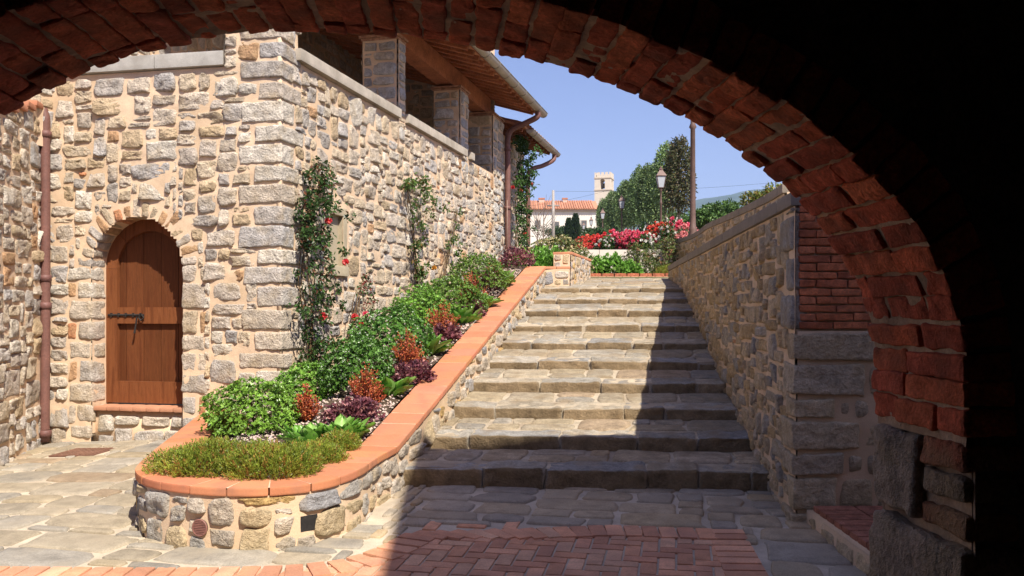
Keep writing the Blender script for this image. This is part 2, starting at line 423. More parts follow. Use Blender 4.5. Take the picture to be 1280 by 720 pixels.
# planter outline (outer wall face)
def catmull(c, m=14):
    c = np.array(c, float); e = np.concatenate([[2 * c[0] - c[1]], c, [2 * c[-1] - c[-2]]]); o = []
    for i in range(1, len(e) - 2):
        for t in np.arange(m) / m:
            o.append(.5 * (2*e[i] + (e[i+1]-e[i-1])*t + (2*e[i-1]-5*e[i]+4*e[i+1]-e[i+2])*t*t + (3*e[i]-e[i-1]-3*e[i+1]+e[i+2])*t**3))
    o.append(c[-1]); return np.array(o)
PP = Path(catmull(ctrl))
BEs = catmull(BE[:8], 10); EP = Path(np.concatenate([BEs, [BE[9], BE[11]]])); EP1 = Path(np.concatenate([BEs, [BE[10], BE[11]]])); EP2 = Path([BE[11], BE[12]]); EPS = np.concatenate([EP1.xy(np.linspace(0, EP1.L, 150)), EP2.xy(np.linspace(0, EP2.L, 40))])
poly_planter = [tuple(p) for p in PP.p] + [(-2.2, 14.4), (-3.5, 9.6)]
def inset(poly, x, y):      # distance-ish test against the brick edge
    return inpoly(x, y, poly)

mb = MB()
us = np.arange(-7.5, 3.0, .12); vs = np.arange(2.2, 10.2, .12)
def fl(u, v): 
    z = gz(u, v) - .004 + .005 * fbm(np.stack([u * 3, v * 3, u * 0], -1), 4, 3); return np.stack([u, v, z], -1)
pts, f = grid(fl, us, vs, lambda u, v: inpoly(u, v, poly_planter)); mb.add(pts, f)
tag(mb.build('paving_bed', M['mortar_grey'], smooth=True), kind='structure')

def flagmap(u, v, c):
    x = AX1[0] * u + AX2[0] * v; y = AX1[1] * u + AX2[1] * v
    return np.stack([x, y, gz(x, y) + c], -1)
FSH = [((4,3),3),((5,3),3),((3,3),2),((4,2),3),((5,2),2),((3,2),3),((5,4),1.4),((6,3),1.5),((2,2),1.2),((3,1),.6),((2,1),.5),((6,4),.7)]
def keepflag(lo, hi):
    def k(U, V):
        x = AX1[0] * U + AX2[0] * V; y = AX1[1] * U + AX2[1] * V
        ok = ~inpoly(x, y, poly_brick) & ~inpoly(x, y, poly_planter) & (x > lo(y)) & (x < hi(y)) & (y > 3.4)
        return ok & ~((np.abs(x + 4.36) < .27) & (np.abs(y - 8.78) < .22))
    return k
mb = MB()
stones(mb, flagmap, -8, 0, 2, 11, g=.115, gv=.115, joint=.035, hgt=.014, rough=.006, pal=PAL_FLAG, seed=21, keep=keepflag(lambda y: -7 + y*0, lambda y: -1.9 + np.where(y < 6, 1., 0)), seg=18, shapes=FSH, power=7, jit=.10, flat=True, nfreq=5)
stones(mb, flagmap, -2.3, 2.1, 2, 8, g=.105, gv=.105, joint=.035, hgt=.014, rough=.006, pal=PAL_FLAG_SHADE, seed=22, keep=keepflag(lambda y: -.9 + y*0, lambda y: 2.12 + 0*y), seg=18, shapes=FSH, power=6, jit=.10, flat=True, nfreq=5)
tag(mb.build('flagstone_paving', M['flag'], smooth=True), kind='structure')

mb = MB()
W = .106
def brick_col(r): 
    b = [np.array((.58, .28, .16)), np.array((.63, .32, .19)), np.array((.52, .25, .15)), np.array((.60, .34, .21))][r.integers(4)]
    return b * r.uniform(.85, 1.15)
for i in range(-55, 36):
    for j in range(22, 72):
        k = (i - j) % 4
        if k not in (0, 3): continue
        cu, cv = ((i + 1) * W, (j + .5) * W) if k == 0 else ((i + .5) * W, (j + 1) * W)
        x = AX1[0] * cu + AX2[0] * cv; y = AX1[1] * cu + AX2[1] * cv
        if not (3.6 < y < 6.3): continue
        hw = (W - .006, W / 2 - .006) if k == 0 else (W / 2 - .006, W - .006)
        tst = [(x + a * .9 * hw[0] , y + b * .9 * hw[1]) for a in (-1, 1) for b in (-1, 1)]
        if not bool(inpoly(np.array(x), np.array(y), poly_brick)): continue
        # keep clear of the soldier course
        dmin = np.min(np.linalg.norm(EPS - np.array([x, y]), axis=1))
        if dmin < .10: continue
        block(mb, (x, y, float(gz(x, y)) - .004 + rng.uniform(-.002, .002)), (hw[0], hw[1], .012), ax=np.array([[AX1[0], AX1[1], 0], [AX2[0], AX2[1], .026], [0, 0, 1]]), n=3, r=.006, amp=.002, freq=20, col=brick_col(rng))
for E_, uo in ((EP1, 0.), (EP2, .01)):
    u = uo
    while u < E_.L - (.30 if E_ is EP1 else .1):
        w = rng.uniform(.112, .128); p = E_.xy(u + w / 2, .13); t = E_.tan(u + w / 2)
        if E_ is EP1: t = (t + np.array([.0, .0])); t /= np.linalg.norm(t)
        block(mb, (p[0], p[1], float(gz(*p)) + .003 + rng.uniform(-.001, .002)), (w / 2 - .006, .12, .013), ax=np.array([[t[0], t[1], 0], [-t[1], t[0], .02], [0, 0, 1]]), n=3, r=.005, amp=.002, freq=20, col=brick_col(rng) * 1.05)
        u += w + .002
tag(mb.build('brick_paving', M['paver'], smooth=True), kind='structure')

# manhole cover
t = thing('manhole_cover', 'square rusty manhole cover set in the paving before the arched door', 'manhole cover', (-4.36, 8.78, float(gz(-4.36, 8.78)) + .004))
mb = MB(); axm = np.array([[AX1[0], AX1[1], 0.04], [AX2[0], AX2[1], .026], [0, 0, 1]])
for a in range(7):
    for b in range(6):
        c = np.array([-4.36, 8.78, 0]) + axm[0] * (a - 3) * .062 + axm[1] * (b - 2.5) * .062; c[2] = float(gz(c[0], c[1])) + .012
        boxm(mb, c, axm, (.024, .024, .004), (.20, .105, .07))
mb.build('raised_grip', M['metal'], t)
mb = MB(); boxm(mb, (-4.36, 8.78, float(gz(-4.36, 8.78)) + .004), axm, (.235, .2, .006), (.17, .085, .06)); mb.build('plate', M['metal'], t)

# ------------------------------------------------------------------ steps
bot = [612, 563, 524, 491, 462, 437, 415, 396, 380, 366]; top = [587, 547, 510, 479, 452, 428, 407.5, 388.5, 374, 360]
D = [7.0 * (1 + .11 * n) for n in range(10)]
st = thing('stone_steps', 'broad flight of ten worn stone steps rising between planter and right wall', 'steps', (0.6, 7, .18))
TILT = -.075
def stepmap(n):
    d0 = D[n]; d1 = D[n + 1] if n < 9 else 17.2
    z0 = EYE - (top[n] - HZ) / F * d0; zb = EYE - (bot[n] - HZ) / F * d0
    z1 = EYE - ((bot[n + 1] if n < 9 else 347.5) - HZ) / F * d1
    if n == 9: z1 = EYE - (347.5 - HZ) / F * d1
    return d0, d1, z0, zb, z1
for n in range(10):
    d0, d1, z0, zb, z1 = stepmap(n)
    sl = (z1 - z0) / (d1 - d0); dep = d1 - d0
    xa, xb = xl(d0) - .05, xr(d0) + .05; w = xb - xa; xm = (xa + xb) / 2
    sh = .2 * 1.0                              # steps run slightly skew, as the walls do
    def mp3(p, d0=d0, z0=z0, sl=sl, xm=xm):   # local: x across, y back, z up
        x = p[:, 0] + .16 * p[:, 1]; y = d0 + p[:, 1] + TILT * (p[:, 0] - xm)
        return np.stack([x, y, z0 + sl * p[:, 1] + p[:, 2]], -1)
    mb = MB()
    # front blocks
    x = xa; fd = .27
    while x < xb - .05:
        bw = min(rng.uniform(.34, .85), xb - x)
        if xb - (x + bw) < .2: bw = xb - x
        fdi = fd * rng.uniform(.85, 1.2); h = z0 - zb + .05
        col = np.array([(.34,.305,.25),(.31,.285,.24),(.29,.275,.25),(.36,.31,.235)][rng.integers(4)]) * rng.uniform(.85, 1.12)
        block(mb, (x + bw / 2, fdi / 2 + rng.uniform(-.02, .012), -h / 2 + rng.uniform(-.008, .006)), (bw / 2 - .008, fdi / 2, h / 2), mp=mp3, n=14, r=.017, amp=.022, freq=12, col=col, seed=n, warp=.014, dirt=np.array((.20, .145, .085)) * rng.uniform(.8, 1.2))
        x += bw
    # tread flags
    def mpt(u, v, c): return mp3(np.stack([u, v, c], -1))
    ga = .105
    tl = lambda v: xl(d0 + v)
    kp = lambda U, V, d0=d0, xm=xm: (U + .16 * V > xl(d0 + V) - .03) & (U + .16 * V < xr(d0 + V) + .06)
    nb = max(1, round((dep - .28 - .02) / ga))
    stones(mb, mpt, xa - .2, xb + .3, .28, dep + .0, g=ga, gv=(dep - .28) / nb, joint=.03, hgt=.010, rough=.007, pal=PAL_FLAG_SHADE if n < 1 else PAL_FLAG, seed=40 + n, keep=kp, seg=18, shapes=FSH, power=6, jit=.1, flat=True, nfreq=6)
    mb.m = 1
    p_, f_ = grid(lambda u, v: mp3(np.stack([u, v, -.006 + .006 * fbm(np.stack([u * 5, v * 5, u * 0 + n], -1), 5, 3)], -1)), np.linspace(xa - .1, xb + .2, 40), np.linspace(.03, dep + .08, 12)); mb.add(p_, f_)
    p_, f_ = grid(lambda u, v: mp3(np.stack([u, u * 0 + .03, v], -1)), np.linspace(xa - .1, xb + .1, 30), np.linspace(zb - z0 - .1, -.006, 4)); mb.add(p_, f_)
    mb.build('step', [M['step'], M['mortar_step']], st, smooth=True)
LZ = lambda d: stepmap(9)[2] + (stepmap(9)[4] - stepmap(9)[2]) * (d - D[9]) / (17.2 - D[9])

# terracotta strip and brick kerb beyond the landing
mb = MB()
for k in range(26):
    xx = 1.0 + k * .16
    block(mb, (xx, 17.42 - .075 * (xx - 2), 2.262), (.075, .2, .02), n=2, r=.006, amp=.002, col=np.array((.58, .30, .19)) * rng.uniform(.85, 1.1))
tag(mb.build('terracotta_path', M['paver'], smooth=True), kind='structure')
mb = MB()
for k in range(16):
    xx = 1.2 + k * .255
    block(mb, (xx, 17.72 - .075 * (xx - 2), 2.31), (.12, .055, .05), n=3, r=.008, amp=.004, col=np.array((.42, .14, .08)) * rng.uniform(.8, 1.15))
tag(mb.build('brick_kerb', M['brick']), 'low red brick kerb edging the flower bed above the steps', 'kerb')

# ------------------------------------------------------------------ planter
def capz(d): return max(.54, .676 + .243 * (d - 7.51))
def ptop(u):
    p = PP.xy(np.asarray(u, float)); d = p[..., 1]; x = p[..., 0]
    rightside = x > -1.3
    return np.where(rightside, np.maximum(.54, .676 + .243 * (d - 7.51)), .54)
# smooth the kink where the ramp starts
pl = thing('planter', 'raised stone planter with terracotta rim and rounded front', 'planter', (-1.7, 5.6, .14))
mb = MB(); ptw = lambda u: ptop(u) - .055
holes = [(PP.u[np.argmin(np.abs(PP.p[:, 0] + 2.56) + np.abs(PP.p[:, 1] - 5.92))], .30, .055, .06), (PP.u[np.argmin(np.linalg.norm(PP.p - np.array((-1.31, 5.5)), axis=1))], .285, .06, .05)]
uv_ = PP.u[np.argmin(np.linalg.norm(PP.p - np.array((-1.93, 5.41)), axis=1))]
def hole_mask(U, V):
    r = np.zeros(np.shape(U), bool)
    for (hu, hv, a, b) in holes: r |= (np.abs(U - hu) < a) & (np.abs(V - hv) < b)
    return r
def keep_pl(U, V): return ~(hole_mask(U, V) | ((np.abs(U - uv_) < .06) & (np.abs(V - .28) < .06)))
stones(mb, PP.map, 0, PP.L, -.02, 2.4, g=.068, gv=.062, joint=.022, hgt=.034, rough=.020, jit=.22, nfreq=15, pal=PAL_PLANT, seed=3, vtop=ptw, seg=20, keep=keep_pl, power=4)
mb.m = 1; mortar_wall(mb, PP, 0, PP.L, -.05, .5, vtop=ptw, skip=None, res=.05, amp=.008)
mb.build('wall', [M['stone'], M['mortar']], pl, smooth=True)
for (hu, hv, a, b) in holes:
    mb = MB(); p = PP.map(np.array([hu]), np.array([hv]), np.array([.016]))[0]; block(mb, p, (a, b, .006), ax=PP.axes(hu), n=3, r=.004, amp=.0, col=(.02, .015, .01))  # no opening: near-black plate, its colour stands for the shade inside
    mb.build('weep_hole', M['iron'], pl)
mb = MB(); p = PP.map(np.array([uv_]), np.array([.28]), np.array([.03]))[0]; ax = PP.axes(uv_)
th = np.linspace(0, 2 * math.pi, 28, endpoint=False)
rim = np.array([p + ax[0] * .05 * math.cos(a) + ax[1] * .05 * math.sin(a) for a in np.append(th, 0)]); tube(mb, rim, .006, 6, (.22, .10, .08))
for k in range(-4, 5):
    hw = math.sqrt(max(0, .048**2 - (k * .0105)**2)); boxm(mb, p + ax[1] * k * .0105, ax, (hw, .0032, .004), (.22, .10, .08))
tube(mb, [p - ax[2] * .02, p - ax[2] * .012], .05, 24, (.03, .02, .02))
mb.build('vent_grille', M['metal'], pl)
# rim tiles
mb = MB(); u = 0.0; CW = .32
while u < PP.L - .05:
    w = .25 if u < PP.L - .3 else PP.L - u
    col = np.array((.56, .225, .115)) * rng.uniform(.84, 1.10) + np.array((0, rng.uniform(-.015, .02), rng.uniform(-.01, .015)))
    def mpc(p, u=u, w=w):
        uu = u + w / 2 + p[:, 0]
        # rim lies from 3.5 cm outside the wall face inwards
        zz = ptop(np.clip(uu, 0, PP.L))
        return PP.map(uu, zz - .028 + p[:, 2], .035 - CW / 2 + p[:, 1])
    block(mb, (0, 0, rng.uniform(-.0015, .0015)), (w / 2 - .0032, CW / 2, .028), mp=mpc, n=6, r=.007, amp=.0025, freq=20, col=col)
    u += w
mb.m = 1; p_, f_ = grid(lambda u, v: PP.map(u, ptop(u) - .0045 - .04 * (np.abs(v) > 1), np.where(np.abs(v) > 1, .03 * np.sign(v), 0) + .035 - CW / 2 + np.clip(v, -1, 1) * (CW / 2 - .006)), np.linspace(0, PP.L, 120), np.array([-1, -.5, 0, .5, 1.])); mb.add(p_, f_)
mb.build('rim', [M['terracotta'], M['mortar']], pl, smooth=True)

HX, HD0 = -2.347, 9.22                      # side wall line of the house: x = HX + .25 (y - HD0)
def hx(y): return HX + .25 * (y - HD0)
CY = 8.97; CX = hx(CY)
def fy(x): return CY + .2 * (CX - x)       # facade line
def soilz(x, y):
    x = np.asarray(x, float); y = np.asarray(y, float)
    ramp = np.maximum(.54, .676 + .243 * (y - 7.51)) - .02
    L = np.interp(y, [5.3, 5.87, 6.55, 9.34, 9.5], [-1.7, -2.52, -2.72, -3.3, -3.3]); Lh = np.where(y > 9.0, np.maximum(L, hx(y) - 1.2), L)
    t = np.clip((x - Lh) / np.maximum(xl(y) - Lh, .2) * 1.25, 0, 1); t = t * t * (3 - 2 * t)
    return .5 + (ramp - .5) * t + .03 * fbm(np.stack([x * 3, y * 3, x * 0], -1).reshape(-1, 3), 8, 2).reshape(np.shape(x))
def soil_pt(px, py):
    k = (px - 640) / F; d = np.linspace(5.2, 17, 1500); x = k * d; z = EYE - (py - HZ) / F * d
    s = soilz(x, d) - z; i = np.argmax(s > 0) if (s > 0).any() else len(d) - 1
    return np.array([x[i], d[i], float(soilz(x[i], d[i]))])
mb = MB()
us = np.linspace(0, 1, 40); vs = np.linspace(5.6, 14.5, 140)
def smap(t, y):
    L = np.where(y < 6.55, np.interp(y, [5.4, 5.5, 5.87, 6.55], [-1.70, -1.9, -2.18, -2.42]), np.interp(y, [6.55, 9.0, 9.3, 9.6, 15], [-2.42, -2.86, -2.9, hx(9.6) - .1, hx(15) - .1]))
    Rr = np.where(y < 6.7, np.interp(y, [5.4, 5.52, 5.95, 6.7], [-1.6, -1.58, -1.44, -1.33]), xl(y) - .31)
    x = L + (Rr - L) * t; return np.stack([x, y, soilz(x, y)], -1)
p_, f_ = grid(smap, us, vs); mb.add(p_, f_)
mb.build('soil', M['soil'], pl, smooth=True)
# pebble mulch: countless -> stuff
mb = MB()
ico = np.array([[1,0,0],[-1,0,0],[0,1,0],[0,-1,0],[0,0,1],[0,0,-1]], float)
icf = np.array([[0,2,4],[2,1,4],[1,3,4],[3,0,4],[2,0,5],[1,2,5],[3,1,5],[0,3,5]])
npb = 9000
yy = 5.72 + (rng.random(npb) ** 1.5) * 8.5; tt = rng.random(npb) ** .7
pp = smap(tt, yy)
sc_ = rng.uniform(.009, .02, npb)
V = (ico[None] * rng.uniform(.7, 1.2, (npb, 6, 1)) * sc_[:, None, None] * np.array([1, 1, .7])) + pp[:, None, :] + np.array([0, 0, .006])
cc = np.array((.52, .41, .35)) * rng.uniform(.75, 1.2, (npb, 1)) * np.array([1, 1, 1]) + rng.normal(0, .02, (npb, 3))
mb.add(V.reshape(-1, 3), (icf[None] + np.arange(npb)[:, None, None] * 6).reshape(-1, 3), np.repeat(np.clip(cc, .1, .8), 6, 0))
tag(mb.build('gravel', M['pebble'], smooth=True), 'pale pinkish pebbles spread between the plants of the raised planter', 'gravel', kind='stuff')

# ------------------------------------------------------------------ house
AXD = np.array([.25, 1.]) / math.hypot(.25, 1); AXN = np.array([AXD[1], -AXD[0]])
def hs(d, off, z): return np.array([hx(d) + off * AXN[0], d + off * AXN[1], z])
house = thing('stone_house', 'rubble stone house with arched cellar door and roofed loggia on pillars', 'house', (CX, CY, 0.2))
FL = (-5.75, fy(-5.75))
FP = Path([FL, (CX, CY)]); SP = Path([(CX, CY), (hx(17.95), 17.95)])
LF = FP.L
ul, zs = FP.hit(117, 507); ur, _ = FP.hit(228, 507); _, zt = FP.hit(172, 272)
dr = (ur - ul) / 2; uc = (ul + ur) / 2; zsp = zt - dr; zs = zs
def in_door(U, V, m=0.):
    return ((np.abs(U - uc) < dr + m) & (V < zsp) & (V > zs - 5)) | ((U - uc) ** 2 + (V - zsp) ** 2 < (dr + m) ** 2)
ZC0, ZC1 = 4.30, 4.43                       # facade coping
_, zcf0 = FP.hit(281, 83); _, zcf1 = FP.hit(279, 65)
up_ = FP.hit(283)                           # left side of the corner pier
QW = .52
quo = []; z = .15; k = 0
while z < 5.45:
    h = rng.uniform(.17, .25); quo.append((z, h, (rng.uniform(.36, .48), rng.uniform(.2, .28)) if k % 2 == 0 else (rng.uniform(.22, .3), rng.uniform(.34, .46)))); z += h; k += 1
def quoin_at(V, side):
    r = np.zeros(np.shape(V))
    for (z, h, ws) in quo: r = np.where((V >= z) & (V < z + h), ws[side], r)
    return r
def facetop(u): return np.where(np.asarray(u) > up_, 5.5, zcf0)
def keep_f(U, V):
    door = in_door(U, V, .0) | (((U - uc) ** 2 + (V - zsp) ** 2 < (dr + .20) ** 2) & (V > zsp - .05)) | ((np.abs(U - uc) < dr + .02) & (V < zs + .05))
    jam = (np.abs(U - uc) < dr + .30) & (V < zsp - .04) & (V > zs - .4)
    return ~(door | jam | (U > LF - quoin_at(V, 0)) | ((U < up_) & (V > zcf0 - .02)))
mb = MB()
stones(mb, FP.map, 0, LF, .05, 5.5, g=.078, gv=.072, joint=.023, hgt=.034, rough=.027, jit=.16, pal=PAL_HOUSE, seed=5, keep=keep_f, vtop=facetop, seg=28, nfreq=13)
def keep_s(U, V):
    uw0, uw1 = SP.hit(402), SP.hit(434)
    return ~((U < quoin_at(V, 1)) | ((U > uw0) & (U < uw1) & (V > 2.0) & (V < 2.88)) | ((V > 4.28) & (U > .30)))
def sidetop(u): return np.where(np.asarray(u) < .31, 5.5, ZC0)
stones(mb, SP.map, 0, SP.L, .3, 5.5, g=.070, gv=.072, joint=.021, hgt=.034, rough=.027, jit=.16, pal=PAL_HOUSE, seed=6, keep=keep_s, vtop=sidetop, seg=22, nfreq=13)
# corner quoins
for (z, h, ws) in quo:
    col = np.array(PAL_HOUSE[rng.choice([0, 1, 2, 3, 5, 6])][0]) * rng.uniform(.85, 1.1)
    a, b = ws; pr = .050
    axq = np.array([[.9806, -.1961, 0], [.2425, .9701, 0], [0, 0, 1]])      # along facade, along side
    c0 = np.array([CX, CY, 0]) + axq[0] * (pr - a) / 2 * 1.0 + axq[1] * (b - pr) / 2 * 1.0
    block(mb, (c0[0], c0[1], z + h / 2), ((a + pr) / 2 - .012, (b + pr) / 2 - .012, h / 2 - .016), ax=axq, n=16, r=.018, amp=.014, freq=15, col=col, warp=.012)
# door jamb stones and arch stones
for sgn in (-1, 1):
    z = zs - .36; k = 0
    while z < zsp - .03:
        h = min(rng.uniform(.16, .30), zsp + .02 - z); w = [.31, .2][k % 2] * rng.uniform(.9, 1.05); k += 1
        if h < .07: break
        cu = uc + sgn * (dr + w / 2 - .005)
        p = FP.map(np.array([cu]), np.array([z + h / 2]), np.array([-.085]))[0]
        block(mb, p, (w / 2 - .012, h / 2 - .013, .12), ax=FP.axes(cu), n=10, r=.03, amp=.022, freq=10, col=np.array(PAL_HOUSE[rng.choice([0, 1, 2, 3, 5, 6])][0]) * rng.uniform(.85, 1.1), warp=.012)
        if w < .28:
            w2 = .31 - w; cu2 = uc + sgn * (dr + w + w2 / 2); p = FP.map(np.array([cu2]), np.array([z + h / 2]), np.array([-.085]))[0]
            block(mb, p, (w2 / 2 - .008, h / 2 - .014, .115), ax=FP.axes(cu2), n=6, r=.03, amp=.018, freq=10, col=np.array(PAL_HOUSE[rng.choice([0, 3, 7, 8])][0]) * rng.uniform(.85, 1.1), warp=.01)
        z += h
na = 17
for k in range(na):
    a = math.pi * (k + .5) / na; ln = rng.uniform(.13, .25)
    rr = dr + ln / 2 - .005; cu = uc + rr * math.cos(a); cv = zsp + rr * math.sin(a)
    A0 = FP.axes(cu); rad = A0[0] * math.cos(a) + A0[1] * math.sin(a); tanv = -A0[0] * math.sin(a) + A0[1] * math.cos(a)
    p = FP.map(np.array([cu]), np.array([cv]), np.array([-.09]))[0]
    pal = PAL_HOUSE[rng.choice([0, 1, 3, 4, 6, 2, 2, 7, 8])][0]
    block(mb, p, (ln / 2 - .008, math.pi * dr / na / 2 * 1.12 - .010, .12), ax=np.array([rad, tanv, A0[2]]), n=8, r=.022, amp=.018, freq=12, col=np.array(pal) * rng.uniform(.85, 1.1), warp=.008)
# stones under the sill
stones(mb, lambda u, v, c: FP.map(u, v, c - .05), ul + .01, ur - .01, .15, zs - .055, g=.075, gv=.07, joint=.03, hgt=.04, rough=.02, pal=PAL_HOUSE, seed=15, seg=20)
mb.m = 1
mortar_wall(mb, FP, 0, LF, 0, 5.5, vtop=lambda u: 5.48 if u > up_ else zcf0 - .01, skip=lambda U, V: in_door(U, V, .01), res=.035, amp=.014)
mortar_wall(mb, SP, 0, SP.L, 0, 5.5, vtop=lambda u: 5.48 if u < .31 else ZC0 - .01, skip=lambda U, V: (U > SP.hit(409)) & (U < SP.hit(427)) & (V > 2.12) & (V < 2.74), res=.05, amp=.014)
# door reveal (splayed strip of mortar following the opening)
prof = [(uc - dr - .012, zs - .3)] + [(uc - dr - .012, zs + .1 * k) for k in range(int((zsp - zs) / .1) + 1)] + [(uc + (dr + .012) * math.cos(math.pi - t), zsp + (dr + .012) * math.sin(math.pi - t)) for t in np.linspace(0, math.pi, 24)] + [(uc + dr + .012, zs - .3)]
prof = np.array(prof)
def rev(i, c):
    ii = np.clip(i, 0, len(prof) - 1); return FP.map(np.interp(ii, range(len(prof)), prof[:, 0]), np.interp(ii, range(len(prof)), prof[:, 1]), c)
p_, f_ = grid(rev, np.arange(len(prof)), np.array([.005, -.1, -.2, -.34])); mb.add(p_, f_)
boxm(mb, (CX, CY, 2.74), np.array([[.9806, -.1961, 0], [.2425, .9701, 0], [0, 0, 1]]), (.022, .022, 2.73))
# solid behind sill
prism(mb, [(ul - .05, 0), (ur + .05, 0), (ur + .05, zs - .06), (ul - .05, zs - .06)], FP.map, -.045, -.3)
# pier tops and returns above the copings
prism(mb, [(up_, zcf0 - .02), (LF, zcf0 - .02), (LF, 5.48), (up_, 5.48)], FP.map, -.012, -.40)
mb.build('wall', [M['stone'], M['mortar']], house, smooth=True)

# door
dp = thing_door = None
dm = lambda u, v, c: FP.map(u, v, c)
mb = MB(); c0, c1 = -.31, -.265
npl = 5; r0 = dr - .0
ulf, urf = uc - dr - .02, uc + dr + .02
def arch_top(u, r): return zsp + math.sqrt(max(0, r * r - (u - uc) ** 2))
for k in range(npl):
    a = uc - dr + 2 * dr * k / npl + .003; b = uc - dr + 2 * dr * (k + 1) / npl - .003
    uu = np.linspace(a, b, 6); poly = [(a, zs + .01), (b, zs + .01)] + [(u, arch_top(u, dr + .03)) for u in uu[::-1]]
    prism(mb, poly, dm, c0 + rng.uniform(-.003, .003), c1 + rng.uniform(-.003, .003), np.array((.135, .046, .018)) * rng.uniform(.8, 1.15))  # planks coloured darker than the frame, for the shadow inside it
pl_ = mb.build('door', M['wood'], house)
mb = MB(); fw = .125
def fr(poly, col=1.): prism(mb, poly, dm, c1 - .005, c1 + .042, np.array((.20, .070, .027)) * col * rng.uniform(.93, 1.07))
for sg in (-1, 1):
    a, b = sorted((uc + sg * (dr + .02), uc + sg * (dr - fw))); fr([(a, zs + .012), (b, zs + .012), (b, zsp), (a, zsp)])
fr([(uc - dr + fw + .001, zs + .012), (uc + dr - fw - .001, zs + .012), (uc + dr - fw - .001, zs + .25), (uc - dr + fw + .001, zs + .25)])
zm0 = FP.hit(180, 405)[1] ; zm1 = FP.hit(180, 384)[1]
fr([(uc - dr + fw + .001, zm0), (uc + dr - fw - .001, zm0), (uc + dr - fw - .001, zm1), (uc - dr + fw + .001, zm1)])
seg = 4
for k in range(seg):
    aa = np.linspace(math.pi * k / seg + .004, math.pi * (k + 1) / seg - .004, 9)
    fr([(uc + (dr + .03) * math.cos(t), zsp + (dr + .03) * math.sin(t)) for t in aa] + [(uc + (dr - fw) * math.cos(t), zsp + (dr - fw) * math.sin(t)) for t in aa[::-1]])
mb.build('door_frame', M['wood'], pl_)
mb = MB()
def dpt(u, v, c): return FP.map(np.array([u]), np.array([v]), np.array([c]))[0]
zb_ = FP.hit(160, 394)[1]; cb = c1 + .05
tube(mb, [dpt(uc - dr + .02, zb_, cb), dpt(uc - dr + .46, zb_, cb)], .011, 8)
for k in range(5): 
    uu = uc - dr + .06 + k * .09; boxm(mb, dpt(uu, zb_, cb - .01), FP.axes(uu), (.010, .022, .018))
hk = [dpt(uc - dr + .44, zb_ + .0, cb + .005), dpt(uc - dr + .47, zb_ - .03, cb + .015), dpt(uc - dr + .44, zb_ - .06, cb + .02), dpt(uc - dr + .41, zb_ - .03, cb + .015), dpt(uc - dr + .43, zb_ + .02, cb + .01)]
tube(mb, hk, .009, 8); tube(mb, [dpt(uc - dr + .39, zb_ - .02, cb + .02), dpt(uc - dr + .375, zb_ - .12, cb + .02), dpt(uc - dr + .36, zb_ - .2, cb + .02)], [.010, .008, .012], 8)
mb.build('sliding_bolt', M['iron'], pl_)
# sill tiles
mb = MB(); uu = ul + .0
while uu < ur - .02:
    w = min(.16, ur - uu); block(mb, dpt(uu + w / 2, zs - .028, -.14), (w / 2 - .003, .024, .15), ax=FP.axes(uu), n=4, r=.008, amp=.003, col=np.array((.50, .25, .15)) * rng.uniform(.88, 1.1)); uu += w
mb.build('door_sill', M['terracotta'], house, smooth=True)

# copings
mb = MB()
uu = .1
while uu < up_ - .03:
    w = min(.95, up_ - uu); block(mb, dpt(uu + w / 2, (zcf0 + zcf1) / 2, -.13), (w / 2 - .003, (zcf1 - zcf0) / 2, .2), ax=FP.axes(uu), n=5, r=.008, amp=.003, freq=20, col=np.array((.42, .40, .36)) * rng.uniform(.92, 1.05)); uu += w
def spt(u, v, c): return SP.map(np.array([u]), np.array([v]), np.array([c]))[0]
for a, b in ((SP.hit(366.5), SP.hit(495)), (SP.hit(504), SP.hit(579)), (SP.hit(583.5), SP.hit(588))):
    nseg = max(1, round((b - a) / 1.1))
    for k in range(nseg):
        w = (b - a) / nseg; block(mb, spt(a + w * (k + .5), (ZC0 + ZC1) / 2, -.10), (w / 2 - .002, (ZC1 - ZC0) / 2, .19), ax=SP.axes(0), n=5, r=.008, amp=.002, freq=20, col=np.array((.46, .41, .34)) * rng.uniform(.94, 1.05))
mb.build('coping', M['pietra'], house, smooth=True)

# window niche in the side wall
mb = MB(); uw0, uw1 = SP.hit(404.5), SP.hit(431); wz0, wz1 = 2.03, 2.85
ft = .10
def niche(u0_, u1_, z0_, z1_, c, hd, col=(.46, .39, .27)): block(mb, spt((u0_ + u1_) / 2, (z0_ + z1_) / 2, c), ((u1_ - u0_) / 2, (z1_ - z0_) / 2, hd), ax=SP.axes(0), n=5, r=.008, amp=.003, freq=18, col=col)
niche(uw0, uw1, wz0, wz0 + .12, 0, .06); niche(uw0, uw1, wz1 - ft, wz1, -.02, .055)
niche(uw0, uw0 + ft, wz0 + .122, wz1 - ft - .002, -.02, .055); niche(uw1 - ft, uw1, wz0 + .122, wz1 - ft - .002, -.02, .055)
wf = mb.build('window_frame', M['pietra'], house, smooth=True)
mb = MB(); niche(uw0 - .03, uw1 + .03, wz0 + .0, wz1 + .0, -.055, .02, (.40, .34, .24)); mb.build('window_panel', M['plaster'], wf)

